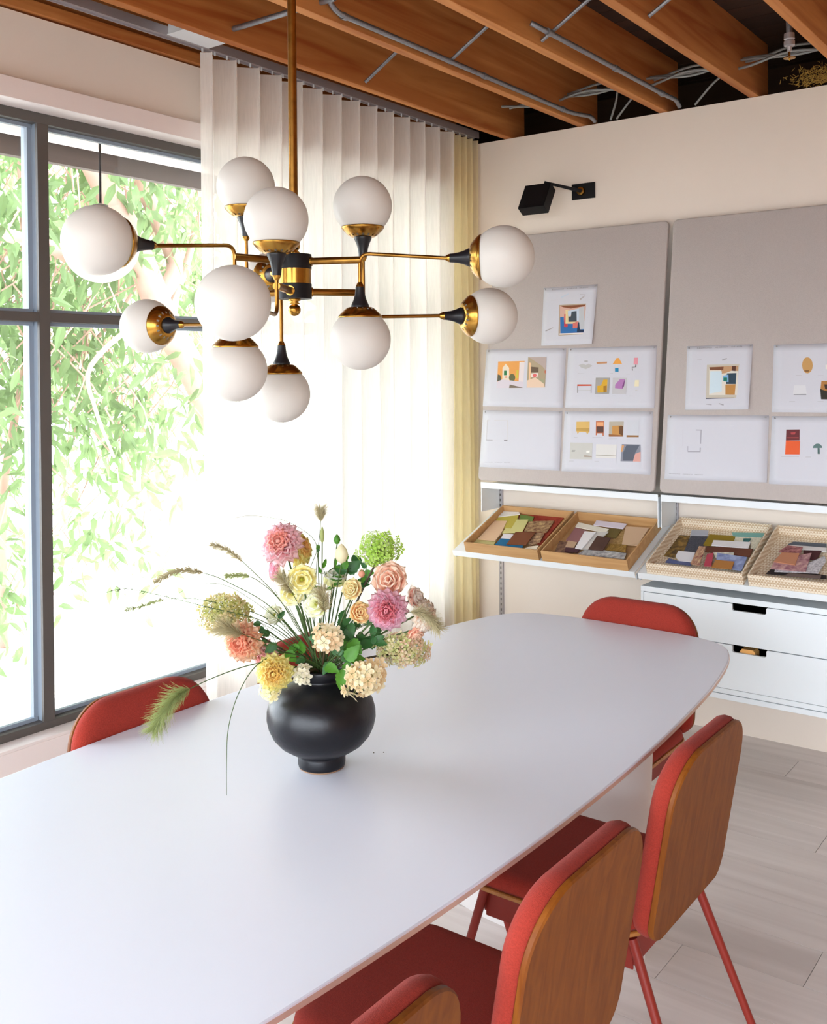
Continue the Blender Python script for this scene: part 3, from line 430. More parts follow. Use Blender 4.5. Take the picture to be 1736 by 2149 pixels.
dup(ch, (-1.368, 2.795, 0), -PI/2, 'red chair at the far rounded end of the table before the white drawers', G_)
dup(ch, (-1.715, 1.535, 0), 0, 'red chair on the window side at left, its back top showing above the table', G_)
dup(ch, (-1.715, 2.13, 0), 0, 'red chair on the window side hidden behind the flower arrangement', G_)

# ================================================================ CHANDELIER
def lathe_T(loc_, axis): return frame(loc_, axis)
hx, hy = HUB
cd = empty('chandelier', (hx, hy, 1.72), 0, 'brass and black chandelier with twelve white glass globes hanging over the table', 'chandelier')
def C_(p): return Vector(p) - Vector((hx, hy, 1.72))
MB().tube([C_((hx, hy, 1.835)), C_((hx, hy, 2.70))], .0088, 20).build('rod', 'brass_aged', cd, smooth=True, auto=40)
MB().lathe([(0, 2.714), (.05, 2.714), (.05, 2.706), (.03, 2.69), (.009, 2.685)], 32, Matrix.Translation(C_((hx, hy, 0)))).build('canopy', 'brass_aged', cd, smooth=True, auto=40)
Th = Matrix.Translation(C_((hx, hy, 0)))
HR = .0345
MB().lathe([(0, 1.805), (HR, 1.805), (HR, 1.776), (.01, 1.776)], 40, Th).build('hub_ring', 'black_metal', cd, smooth=True, auto=40)
MB().lathe([(.01, 1.7762), (HR-.001, 1.7762), (HR-.001, 1.7468), (.01, 1.7468)], 40, Th).build('hub_band', 'brass', cd, smooth=True, auto=40)
MB().lathe([(.01, 1.7466), (HR, 1.7466), (HR, 1.717), (0, 1.717)], 40, Th).build('hub_ring', 'black_metal', cd, smooth=True, auto=40)
def ballprof(r, zc, n=14): return [(r*math.sin(PI*i/n), zc-r*math.cos(PI*i/n)) for i in range(n+1)]
MB().lathe([(.007, 1.804), (.013, 1.808), (.009, 1.812)] + ballprof(.0125, 1.823)[3:11] + [(.0105, 1.833), (.0105, 1.842)], 24, Th).build('finial', 'brass', cd, smooth=True)
MB().lathe([(0.012, 1.717), (.013, 1.714), (.007, 1.711), (.012, 1.707)] + ballprof(.0125, 1.695)[::-1][2:], 24, Th).build('finial', 'brass', cd, smooth=True)
def globe(gc, axis, i):
    # axis: from globe centre towards its holder
    gc = C_(gc); a = Vector(axis).normalized(); T = frame(gc, a); RG = .06
    g = MB().lathe(ballprof(RG, 0, 32)[::1], 48, T).build('globe', 'opal', cd, smooth=True)
    # dished brass cap with a ring of holes
    prof = [(.0415, .0438), (.0435, .0425), (.0438, .0445), (.0425, .047), (.039, .051), (.0345, .0555), (.0305, .0592), (.026, .0625), (.0225, .0638), (.0175, .0642), (.004, .0645)]
    def skip(i_, k): return i_ == 6 and k % 3 == 0
    MB().lathe(prof, 48, T, skip).build('brass_cap', 'brass', g, smooth=True)
    prof = [(.018, .0638), (.0182, .066), (.0165, .070), (.013, .078), (.0105, .087), (.009, .097), (.0085, .104), (.003, .104)]
    MB().lathe(prof, 32, T).build('socket_cup', 'black_soft', g, smooth=True, auto=40)
    MB().lathe([(.0085, .103), (.0078, .106), (.006, .110), (.004, .113)], 24, T).build('collar', 'brass', g, smooth=True)
    return gc + a*.112
for (H_, V_, kind) in ((1, 7, 'u'), (9, 5, 'u'), (12, 8, 'u'), (6, 3, 'l'), (10, 4, 'l'), (11, 2, 'l')):
    gh = Vector(GLOBE[H_]); gv = Vector(GLOBE[V_]); hub = Vector((hx, hy, 0))
    joint = Vector((gv.x, gv.y, 0)); d = (Vector((gh.x, gh.y, 0)) - joint).normalized(); za = 1.791 if kind == 'u' else 1.731
    j = Vector((gv.x, gv.y, za)); o0 = Vector((hx, hy, za)); dr = (j-o0).normalized()
    MB().tube([C_(o0 + dr*(HR-.003)), C_(j + dr*.002)], .0072, 16).build('arm', 'brass_aged', cd, smooth=True, auto=40)
    MB().lathe([(.0072, 0), (.0095, .0), (.0095, .003), (.0072, .003)], 20, frame(C_(o0+dr*(HR-.001)), dr)).build('arm_collar', 'brass', cd, smooth=True, auto=40)
    ev = globe(gv, (0, 0, 1 if kind == 'u' else -1), V_)
    eh = globe(gh, -d, H_)
    zb = gh.z + (.014 if kind == 'u' else -.004)
    top = C_(Vector((gv.x, gv.y, zb)))
    path = fillet([ev, top, eh], .022, 8)
    MB().tube(path, .0038, 12).build('bent_rod', 'brass_aged', cd, smooth=True, auto=50)

# ================================================================ OUTDOOR PENDANT
pd = empty('outdoor_pendant', (-3.3, 2.40, 2.07), 0, 'white globe pendant hanging from the eave outside the window', 'pendant lamp')
MB().lathe(ballprof(.146, 0, 24), 40).build('globe', 'opal', pd, smooth=True)
MB().tube([(0, 0, .14), (0, 0, .50)], .005, 10).build('stem', 'black_metal', pd, smooth=True)
MB().lathe([(0, .142), (.03, .141), (.03, .155), (.012, .16), (0, .165)], 24).build('fitter', 'frame_metal', pd, smooth=True)
MB().lathe([(0, .505), (.025, .503), (.025, .49), (0, .488)], 20).build('canopy', 'frame_metal', pd, smooth=True)

# ================================================================ CURTAINS
XC = -2.762
def curtain(name, y0, y1, x, amp, pitch, z0, z1, m, label, seed=1, skew=.014, hook=True):
    rnd = random.Random(seed); n = int((y1-y0)/pitch*22); nz = 30; b = MB(); vs = []
    ph = [rnd.uniform(-.5, .5) for _ in range(40)]
    for j in range(nz+1):
        z = z1 + (z0-z1)*j/nz; q = j/nz
        for i in range(n+1):
            s = i/n; t = s*(y1-y0)/pitch*2*PI; k = int(t/(2*PI)) % 40
            wob = q*(.012*math.sin(t*.31+ph[3]*9)+.010*math.sin(t*.73+q*2+ph[5]*7)) + .006*q*ph[k]
            xx = x + amp*(1-.25*q)*math.sin(t) + wob; yy = y0 + (y1-y0)*s + skew*math.sin(2*t+.3)*(1-.3*q) + q*.006*math.sin(t*.4)
            vs.append((xx, yy, z))
    fs = [(j*(n+1)+i, j*(n+1)+i+1, (j+1)*(n+1)+i+1, (j+1)*(n+1)+i) for j in range(nz) for i in range(n)]
    b.add(vs, fs); o = b.build(name, m, smooth=True); tag(o, label, 'curtain'); return o
c1 = curtain('curtain', 2.435, 4.0, XC, .040, .118, .02, 2.722, 'linen_white', 'sheer white linen curtain in even ripple folds over the window')
c2 = curtain('curtain', 4.01, 4.235, XC-.004, .030, .052, .02, 2.722, 'linen_yellow', 'pale yellow sheer curtain gathered in the room corner', 5, .006)
rail = tag(MB().box(XC-.018, -1.3, 2.742, XC+.018, 4.25, 2.768).box(XC-.018, -1.3, 2.736, XC-.012, 4.25, 2.742).box(XC+.012, -1.3, 2.736, XC+.018, 4.25, 2.742).build('curtain_rail', 'alu'), 'silver aluminium curtain track under the joists', 'curtain rail')
y = 2.45; gm = None
while y < 4.22:
    if gm is None: gm = MB().box(-.002, -.003, -.010, .002, .003, .004).build('glider', 'white_metal', rail); gm.location = (XC, y, 2.736)
    else: g2 = gm.copy(); COL.objects.link(g2); g2.parent = rail; g2.location = (XC, y, 2.736)
    y += .059
jb = tag(MB().box(-.085, -.095, 0, .06, .095, .003).box(-.08, -.09, .003, .055, .09, .05).build('junction_box', 'white_metal', bevel=.002), 'light grey metal junction box beside the curtain track', 'junction box'); jb.location = (-2.665, 2.37, 2.738)

# ================================================================ BACK WALL SHELVING
XL, XM, XN = -2.643, -1.730, -.815
for i, x in enumerate((XL, XM, XN)):
    b = MB().box(x-.004, YB-.012, .30, x+.022-.004, YB, 1.9)
    tr = tag(b.build('wall_track', 'alu'), ('leftmost slim aluminium wall track beside the yellow curtain', 'middle slim aluminium wall track between the two shelf bays', 'right-hand slim aluminium wall track at the picture edge')[i], 'shelf track', 'aluminium wall tracks')
    m = MB()
    for k in range(60): m.box(x+.004, YB-.0125, .32+k*.026, x+.010, YB-.0118, .332+k*.026)
    tag(m.build('slot', 'frame_metal', tr), kind='stuff')
SD = 4.083
for i, (a, c) in enumerate(((XL, XM-.006), (XM+.006, XN))):
    s_ = empty('shelf', (a, YB, 1.0), 0, ('thin white metal shelf under the left pinboard', 'thin white metal shelf under the right pinboard')[i], 'shelf', 'white metal shelves')
    MB().box(0, SD-YB, .014, c-a, -.002, .017).box(0, SD-YB-.002, 0, c-a, SD-YB, .029).build('shelf_panel', 'white_metal', s_, bevel=.001)
    for x in (0, c-a-.003): MB().box(x, SD-YB, -.115, x+.003, -.014, .014).build('end_plate', 'white_metal', s_)
SL = math.radians(21); sn, cs = math.sin(SL), math.cos(SL)
def trayfn(px, s, off): return Vector((px, 3.845 + s*cs - off*sn, .735 + s*sn + off*cs))
for i, (a, c) in enumerate(((XL-.003, XM-.007), (XM+.007, XN))):
    s_ = empty('sloped_shelf', (a, YB, .8), 0, ('sloping white metal shelf holding the two smooth wooden trays', 'sloping white metal shelf holding the two woven trays')[i], 'shelf', 'sloping display shelves')
    b = MB(); off = Vector((a, YB, .8))
    def q(x, s, o): return trayfn(x, s, o) - off
    b.prism([(a, -.005), (c, -.005), (c, .405), (a, .405)], -.005, -.001, q)
    b.prism([(a, -.008), (c, -.008), (c, -.005), (a, -.005)], -.026, .002, q)
    b.build('shelf_panel', 'white_metal', s_, bevel=.001)
    for x in (a, c-.003):
        p = [(3.86, .72), (4.243, .868), (4.243, .76), (4.10, .70), (3.86, .70)]
        m = MB(); vs = [Vector((x, y, z))-off for y, z in p] + [Vector((x+.003, y, z))-off for y, z in p]; k = len(p)
        m.add(vs, [tuple(range(k)), tuple(reversed(range(k, 2*k)))] + [(j, (j+1) % k, k+(j+1) % k, k+j) for j in range(k)]); m.build('end_plate', 'white_metal', s_)
# trays
TR = [(-2.573, -2.186, -.004, .365, 'tray_wood', 'smooth pale wood tray of green and red swatches, leftmost on the sloping shelf'),
      (-2.170, -1.764, -.004, .365, 'tray_wood', 'smooth pale wood tray of pink, tan and brown swatches, second from the left'),
      (-1.683, -1.288, -.004, .395, 'rattan', 'woven rattan tray with blue, mustard and striped swatches'),
      (-1.268, -.868, -.004, .395, 'rattan', 'woven rattan tray at the right edge with pink and dark swatches')]
for x0, x1, s0, s1, mm, lab in TR:
    o0 = Vector((x0, 3.845, .735)); t = empty('swatch_tray', o0, 0, lab, 'tray', 'sample trays on the sloping shelves')
    def q(x, s, o): return trayfn(x, s, o) - o0
    def slab(nm, a0, a1, b0, b1, z0, z1):
        MB().prism([(a0, b0), (a1, b0), (a1, b1), (a0, b1)], z0, z1, q).build(nm, mm, t, bevel=.0012)
    slab('tray_base', x0+.004, x1-.004, s0+.004, s1-.004, 0, .009)
    slab('tray_wall', x0, x1, s0, s0+.007, 0, .05); slab('tray_wall', x0, x1, s1-.007, s1, 0, .05)
    slab('tray_wall', x0, x0+.007, s0+.007, s1-.007, 0, .05); slab('tray_wall', x1-.007, x1, s0+.007, s1-.007, 0, .05)
SLAB = [['pale green fabric swatch lying lowest in the leftmost tray', 'dark red patterned fabric at the back of the leftmost tray', 'olive yellow swatch under the white-labelled card', 'white label strip along the olive yellow swatch', 'small moss green swatch on the red fabric', 'peach swatch sheet at the left of the leftmost tray', 'tan floral swatch lying on the red fabric', 'pale lime swatch in the middle of the leftmost tray', 'small white tag above the blue swatch', 'tan patterned swatch right of the brown leather square', 'bright blue swatch at the front of the leftmost tray', 'brown leather square on top of the leftmost tray', 'cream paper corner at the front right of the leftmost tray'],
 ['brown patterned swatch at the front left of the second tray', 'dusty pink swatch in the second tray', 'cream card over the dusty pink swatch', 'beige swatch at the left of the second tray', 'olive swatch under the lilac tag card', 'lilac white tag card at the back of the second tray', 'tan knitted swatch in the middle of the second tray', 'large peach beige swatch at the right of the second tray', 'grey white card fan under the brown swatch', 'white tag strip in the middle of the second tray', 'dark brown velvet swatch in the second tray', 'small plum swatch at the front of the second tray', 'mustard corduroy swatch in the second tray', 'grey marbled swatch along the front of the second tray'],
 ['leopard-spotted swatch at the left of the first woven tray', 'pale blue grey swatch at the back of the first woven tray', 'charcoal wool swatch in the first woven tray', 'mustard olive swatch at the back of the first woven tray', 'teal-edged strip at the back of the first woven tray', 'cream checked swatch at the back right of the first woven tray', 'small teal tag on the cream checked swatch', 'white label strip across the brown swatch', 'wide chocolate brown swatch in the first woven tray', 'white card at the front left of the first woven tray', 'slate blue swatch at the front of the first woven tray', 'cream ring-bound card in the first woven tray', 'coral red swatch in the first woven tray', 'blue watercolour swatch in the first woven tray', 'tan leather swatch at the front of the first woven tray', 'maroon striped ribbon swatch in the first woven tray'],
 ['blue grey swatch at the back of the last woven tray', 'white label strip at the back of the last woven tray', 'wine red swatch in the last woven tray', 'black brown swatch at the front of the last woven tray', 'white checked paper in the last woven tray', 'pink floral swatch in the last woven tray', 'orange peach leather swatch in the last woven tray', 'pink and maroon patterned swatch in the last woven tray', 'grey brown swatch at the front edge of the last woven tray']]
PATT = {(0,1): ('8a2018', 'a8452c', 25), (0,6): ('c9a878', '6a3a2c', 60), (0,9): ('d0ae84', '5a3028', 70), (1,0): ('a07a60', '5c4038', 60), (1,6): ('b89660', '8a6a38', 90), (1,12): ('a9823a', '6e5018', 130), (1,13): ('d0cecc', '77757a', 55), (2,0): ('a07c3c', '2c2018', 45), (2,2): ('565662', '3c3c46', 200), (2,5): ('eee8d2', 'c8c4b0', 120), (2,11): ('efe6d0', '9aa0a0', 80), (2,13): ('a8b6dc', '6c78ac', 40), (2,15): ('7c1c34', 'd9b890', 110), (3,4): ('e6e2e6', '9a98a0', 120), (3,5): ('d8b0a8', '8a5068', 50), (3,7): ('c88a88', '6c2430', 60)}
for ti, L_ in enumerate(SWATCH):
    for si, (col, poly_, l) in enumerate(L_):
        top = .0145 + .0042*l + .0006*si; lo_ = max(.0095, top-.0035)
        x0, x1, s0, s1 = TR[ti][:4]; poly_ = [(min(max(px, x0+.009), x1-.009), min(max(s, s0+.009), s1-.009)) for px, s in poly_]
        cx = sum(p[0] for p in poly_)/len(poly_); c_ = sum(p[1] for p in poly_)/len(poly_); o0 = trayfn(cx, c_, lo_)
        b = MB(); b.col = lin(col); b.prism(poly_, lo_, top, lambda x, s, o: trayfn(x, s, o)-o0)
        mm = 'swatch'
        if (ti, si) in PATT:
            p_ = PATT[(ti, si)]; mm = 'pattern_%d_%d' % (ti, si); mat(mm, p_[0], .85, bump=.3, bscale=300, vscale=p_[2], col2=p_[1], stretch=(1, .12, 1) if (ti, si) in ((1, 12), (2, 15)) else None)
        o = b.build('swatch', mm); o.location = o0; tag(o, SLAB[ti][si], 'swatch', 'material swatches in the trays')

# ================================================================ DRAWERS
CY = 3.883; cab = empty('drawer_cabinet', (XM, YB, .264), 0, 'white wall-hung metal cabinet with two wide drawers', 'cabinet')
Wc = XN-XM
def K(x, y, z): return Vector((x-XM, y-YB, z-.264))
x0, x1 = XM, XN
b = MB()
for a in ((x0, CY, .650, x1, YB-.013, .672), (x0, CY, .264, x1, YB-.013, .285), (x0, CY, .285, x0+.012, YB-.013, .650), (x1-.012, CY, .285, x1, YB-.013, .650), (x0+.012, YB-.03, .285, x1-.012, YB-.013, .650)):
    p, q_ = K(*a[:3]), K(*a[3:]); b.box(*p, *q_)
b.build('cabinet_body', 'cabinet_white', cab, bevel=.0015)
for z0, z1 in ((.487, .6475), (.3095, .4835)):
    hx0, hx1, hd = -1.348, -1.216, .027
    p = [(x0+.0145, z0), (x1-.0145, z0), (x1-.0145, z1), (hx1+.004, z1), (hx1, z1-.004), (hx1, z1-hd+.005), (hx1-.005, z1-hd), (hx0+.005, z1-hd), (hx0, z1-hd+.005), (hx0, z1-.004), (hx0-.004, z1), (x0+.0145, z1)]
    m = MB(); m.prism(p, 0, .012, lambda x, z, o: K(x, CY-.0005+o, z)); dr = m.build('drawer', 'cabinet_white', cab)
    m = MB(); a_, c_ = K(x0+.03, CY+.013, z0+.005), K(x1-.03, CY+.33, z0+.008); m.box(*a_, *c_)
    for xa in (x0+.03, x1-.032): a_, c_ = K(xa, CY+.013, z0+.008), K(xa+.002, CY+.33, z1-.03); m.box(*a_, *c_)
    a_, c_ = K(x0+.03, CY+.328, z0+.008), K(x1-.03, CY+.33, z1+.01); m.box(*a_, *c_)
    a_, c_ = K(x0+.03, CY+.013, z1+.0015), K(x1-.03, CY+.33, z1+.0025); m.box(*a_, *c_)
    m.build('drawer_box', 'drawer_slot_shade', dr)
m = MB(); a_, c_ = K(x0+.0145, CY+.002, .2875), K(x1-.0145, CY+.012, .307); m.box(*a_, *c_); m.build('lower_rail', 'cabinet_white', cab)
o = tag(MB().prism([(0, 0), (.062, 0), (.06, .115), (.052, .125), (.008, .125), (0, .113)], 0, .05, lambda x, z, o: Vector((x, o, z))).build('sample_roll', MATS and 'orange_sample' if 'orange_sample' in MATS else mat('orange_sample', 'ffc070', .6).name), 'orange material sample seen through the lower drawer slot', 'sample'); o.location = (-1.325, CY+.018, .345)

# ================================================================ PINBOARDS
BY0, BZ0, BY1, BZ1 = 4.0495, 1.042, 4.225, 2.225
BH = math.hypot(BY1-BY0, BZ1-BZ0); bu = Vector((0, (BY1-BY0)/BH, (BZ1-BZ0)/BH)); bn = Vector((0, -bu.z, bu.y))
def bd(x, t, o): return Vector((x, BY0, BZ0)) + bu*t + bn*o
for i, (a, c) in enumerate(((XL+.003, XM-.009), (XM+.013, XN-.005))):
    t = empty('pinboard', bd((a+c)/2, 0, 0), 0, ('grey felt pinboard on the left, leaning against the wall', 'grey felt pinboard on the right, leaning against the wall')[i], 'pinboard', 'leaning pinboards')
    off = bd((a+c)/2, 0, 0); ol = [((a+c)/2+x, BH/2+y) for x, y in rrect(c-a, BH, .022, 6)]
    m = MB(); pillow(m, ol, [(.004, -.016), (0, -.012), (0, -.004), (.002, -.001), (.005, 0)], lambda x, s, o: bd(x, s, o)-off); m.build('felt_panel', 'felt_grey', t, smooth=True, auto=40)
    m = MB(); pillow(m, ol, [(.03, -.020), (.03, -.0162)], lambda x, s, o: bd(x, s, o)-off); m.build('backing_board', 'black_metal', t)
PL = ['square white sheet with colourful collage photo, alone high on the left board', 'white landscape sheet with two room photos on the left board', 'white sheet of furniture and lamp pictures, upper right on the left board', 'white floor plan sheet at the lower left of the left board', 'white sheet with stool and rug pictures, lower right on the left board', 'square white sheet with blue and tan tray photo on the right board', 'white sheet with an egg-shaped lamp picture at the right edge', 'white floor plan sheet at the lower left of the right board', 'white sheet with an orange and red panel picture at the lower right edge']
def textmesh(name, txt, p0, p1, hgt, col, parent, off):
    cu = bpy.data.curves.new(name, 'FONT'); cu.body = txt; cu.size = 1; cu.space_character = 1.15
    o = bpy.data.objects.new(name, cu); COL.objects.link(o); dg = bpy.context.evaluated_depsgraph_get(); me = bpy.data.meshes.new_from_object(o.evaluated_get(dg)); bpy.data.objects.remove(o)
    wd = max(v.co.x for v in me.vertices); L_ = Vector((p1[0]-p0[0], p1[1]-p0[1])); sc = L_.length/wd; d = L_.normalized()
    for v in me.vertices:
        x, y = v.co.x*sc, v.co.y*hgt; v.co = bd(p0[0]+d.x*x-d.y*y, p0[1]+d.y*x+d.x*y, .0014)-off
    me.materials.clear(); me.materials.append(MATS[col]); o = bpy.data.objects.new(name, me); COL.objects.link(o); o.parent = parent
mat('ink', '77747a', .8); mat('ink_light', 'c4c1c6', .8); mat('steel_pin', 'c8c8cc', .3, metal=.9)
for i, (cor, shapes, tx) in enumerate(PAPERS):
    off = bd(cor[3][0], cor[3][1], 0)
    pl = empty('paper_sheet', off, 0, PL[i], 'paper', 'papers pinned to the boards')
    # slightly curling sheet
    m = MB(); n_ = 10; lift = .010 if i in (0, 5) else .0015
    vs = []
    for a in range(n_+1):
        for b_ in range(n_+1):
            u, v = a/n_, b_/n_
            x = (cor[0][0]*(1-u)+cor[1][0]*u)*(1-v)+(cor[3][0]*(1-u)+cor[2][0]*u)*v; t = (cor[0][1]*(1-u)+cor[1][1]*u)*(1-v)+(cor[3][1]*(1-u)+cor[2][1]*u)*v
            f = max(0, (u-.75)/.25)**2*v*lift + (.0009)
            vs.append(bd(x, t, f)-off)
    fs = [(a*(n_+1)+b_, (a+1)*(n_+1)+b_, (a+1)*(n_+1)+b_+1, a*(n_+1)+b_+1) for a in range(n_) for b_ in range(n_)]
    m.add(vs, fs); sh = m.build('sheet', 'paper', pl, smooth=True); md = sh.modifiers.new('t', 'SOLIDIFY'); md.thickness = .0003; md.offset = -1
    groups = []
    for k, (col, poly_) in enumerate(shapes):
        bb = [min(p[0] for p in poly_), max(p[0] for p in poly_), min(p[1] for p in poly_), max(p[1] for p in poly_)]
        for g in groups:
            if bb[0] < g[0][1]+.002 and bb[1] > g[0][0]-.002 and bb[2] < g[0][3]+.004 and bb[3] > g[0][2]-.004:
                g[1].append((k, col, poly_)); g[0] = [min(g[0][0], bb[0]), max(g[0][1], bb[1]), min(g[0][2], bb[2]), max(g[0][3], bb[3])]; break
        else: groups.append([bb, [(k, col, poly_)]])
    for g in groups:
        m = MB()
        for k, col, poly_ in g[1]:
            m.col = lin(col); m.add([bd(min(x, XN-.01), t, .0012+.00008*k)-off for x, t in poly_], [tuple(range(len(poly_)))])
        m.build('printed_picture', 'print', pl)
    if tx:
        if tx[0] == 'hd': textmesh('heading', 'REDMOND   ALDRICH   DESIGN', tx[1], tx[2], .0075, 'ink', pl, off)
        if tx[0] == 'ft': textmesh('footer', 'REDMOND   ALDRICH   DESIGN', tx[1], tx[2], .004, 'ink', pl, off)
    for u in (.03, .97):
        if i in (6, 8) and u > .5: continue
        x = cor[0][0]*(1-u)+cor[1][0]*u; t = (cor[0][1]*(1-u)+cor[1][1]*u)-.008
        MB().lathe([(0, .004), (.003, .003), (.0035, .001), (.001, 0)], 10, frame(bd(x, t, .001)-off, bn)).build('pin', 'steel_pin', pl, smooth=True)

# ================================================================ WALL LAMP
lm = empty('wall_lamp', (-2.17, YB, 2.405), 0, 'black adjustable wall lamp with brass fittings above the left pinboard', 'wall lamp')
def W_(p): return Vector(p) - Vector((-2.17, YB, 2.405))
b = MB(); b.box(*W_((-2.229, YB-.008, 2.370)), *W_((-2.109, YB, 2.444))); b.build('backplate', 'black_metal', lm, bevel=.002)
MB().lathe([(0, .014), (.019, .012), (.021, .0), (.0, 0)], 28, frame(W_((-2.178, YB-.008, 2.407)), (0, -1, 0))).build('rosette', 'brass', lm, smooth=True, auto=40)
MB().tube([W_((-2.178, YB-.02, 2.407)), W_((-2.178, YB-.034, 2.407)), W_((-2.31, 4.135, 2.448))], [.010, .0085, .0065], 14).build('arm', 'black_metal', lm, smooth=True, auto=40)
e1 = Vector((1, .02, .0)).normalized(); e2 = Vector((0, -.07, -.115)).normalized(); e3 = e1.cross(e2).normalized(); e3 = -e3 if e3.y < 0 else e3
O_ = Vector((-2.392, 4.10, 2.436)); T = Matrix.Identity(4)
for i in range(3): T[i][0] = e1[i]; T[i][1] = e2[i]; T[i][2] = e3[i]; T[i][3] = W_(O_)[i]
b = MB().box(0, 0, 0, .135, .135, .004, T).box(0, 0, 0, .135, .004, .055, T).box(0, .131, 0, .135, .135, .055, T).box(0, 0, 0, .004, .135, .055, T).box(.131, 0, 0, .135, .135, .055, T); b.build('lamp_head', 'black_metal', lm, bevel=.001)
MB().box(.01, .01, .045, .125, .125, .047, T).build('diffuser', 'opal', lm)
MB().tube([T @ Vector((.05, -.006, .018)), T @ Vector((.085, -.006, .018))], .008, 14).build('pivot', 'brass', lm, smooth=True, auto=40)

# ================================================================ CEILING SERVICES
def pipe(name, pts, r, label, cat, group=None, m='galvanised', extra=None):
    c = Vector(pts[0]); o = empty(name, c, 0, label, cat, group)
    MB().tube([Vector(p)-c for p in pts], r, 12).build('tube', m, o, smooth=True, auto=50)
    return o, c
o, c = pipe('conduit', fillet([(-2.14, 2.40, 2.80), (-2.14, 2.46, 2.735), (-2.142, 4.09, 2.735), (-2.10, 4.2, 2.735), (-2.10, 4.24, 2.66+.06)], .09), .0095, 'long grey conduit strapped along the second joist from the window', 'conduit', 'grey ceiling conduits')
for y in (2.5, 3.35, 4.0): MB().tube([Vector((-2.142, y, 2.735))-c, Vector((-2.142, y+.02, 2.735))-c], .0125, 12).build('coupling', 'galvanised', o, smooth=True, auto=40)
o, c = pipe('conduit', fillet([(-1.735, 3.02, 2.765), (-1.70, 3.06, 2.742), (-1.698, 4.08, 2.742), (-1.69, 4.20, 2.742), (-1.69, 4.24, 2.70+.02)], .09), .0095, 'grey conduit running along the third joist from the window', 'conduit', 'grey ceiling conduits')
for y in (3.07, 3.6, 4.05): MB().tube([Vector((-1.699, y, 2.742))-c, Vector((-1.699, y+.03, 2.742))-c], .0125, 12).build('coupling', 'galvanised', o, smooth=True, auto=40)
pipe('conduit', [(-2.595, 2.415, 2.757), (-2.10, 2.415, 2.757)], .0095, 'short bright conduit passing through the joist hole beside the chandelier rod', 'conduit', 'grey ceiling conduits')
for i in range(4):
    xa = -2.562+.4035*i
    q = tag(MB().tube([(0, 0, 0), (.362, 0, .205)], .007, 8).build('bridging_strut', 'galvanised', smooth=True, auto=40), 'grey diagonal bridging strut between ceiling joists, number counted from window: ' + ('first', 'second', 'third', 'fourth')[i] if False else ('grey diagonal metal strut in the bay next to the window', 'grey diagonal metal strut in the second joist bay from the window', 'grey diagonal metal strut in the third joist bay from the window', 'grey diagonal metal strut in the fourth joist bay, cut by the top of the picture')[i], 'strut', 'diagonal joist struts'); q.location = (xa, 3.13, 2.735)
rnd = random.Random(4)
CL = ['upper armoured cable looping past the ends of the joists', 'sagging armoured cable below the others near the back wall', 'thin armoured cable in the middle of the bundle by the back wall', 'armoured cable at the rear of the bundle by the back wall']
for i in range(4):
    pts = []
    for k in range(9):
        x = -2.45 + k*.22 + rnd.uniform(-.02, .02); pts.append((x, 4.02+.03*i+rnd.uniform(-.015, .015), 2.80+.016*i-.03*math.sin(k*1.6+i)**2))
    pipe('armoured_cable', smoothpath(pts, 5), .0055, CL[i], 'cable', 'armoured cables near the back wall', 'cable_metal')
for i, (a, e) in enumerate((((-2.02, 4.24, 2.715), (-1.93, 4.12, 2.80)), ((-1.99, 4.24, 2.715), (-1.83, 4.14, 2.80)), ((-1.62, 4.24, 2.718), (-1.44, 4.10, 2.79)))):
    m_ = ((a[0]+e[0])/2, (a[1]+e[1])/2+.02, (a[2]+e[2])/2+.02)
    pipe('armoured_cable', smoothpath([a, m_, e], 6), .005, ('cable rising steeply from the wall top by the long conduit', 'second cable rising from the wall top, slanting right', 'cable rising from the wall top between the third and fourth joists')[i], 'cable', 'cables rising from the wall top', 'cable_metal')
sp = empty('sprinkler_head', (-1.064, 3.7, 2.67), 0, 'chrome sprinkler head hanging between the right-hand joists', 'sprinkler')
MB().lathe([(.0, .29), (.011, .29), (.011, .10), (0, .10)], 16).build('pipe', 'galvanised', sp, smooth=True, auto=40)
MB().lathe([(.011, .10), (.018, .098), (.019, .078), (.015, .074), (.019, .070), (.019, .055), (.010, .05), (.008, .035), (0, .034)], 20).build('body', 'alu', sp, smooth=True, auto=30)
MB().lathe([(0, .034), (.004, .032), (.004, .014), (.020, .013), (.021, .010), (.004, .009), (0, .0)], 20).build('deflector', 'brass', sp, smooth=True, auto=30)
b = MB(); rnd = random.Random(9)
for k in range(500):
    p = Vector((rnd.gauss(-1.08, .06), rnd.gauss(4.22, .025), max(2.716, rnd.gauss(2.74, .02)))); d = Vector((rnd.uniform(-1, 1), rnd.uniform(-1, 1), rnd.uniform(-.5, 1))).normalized()*.018
    b.tube([p, p+d*.5+Vector((0, .003, .002)), p+d], .0012, 3, False)
mat('insulation', 'a8843c', .95); tag(b.build('insulation_tuft', 'insulation'), 'tuft of yellow fibrous insulation on top of the back wall', 'insulation', kind='stuff')

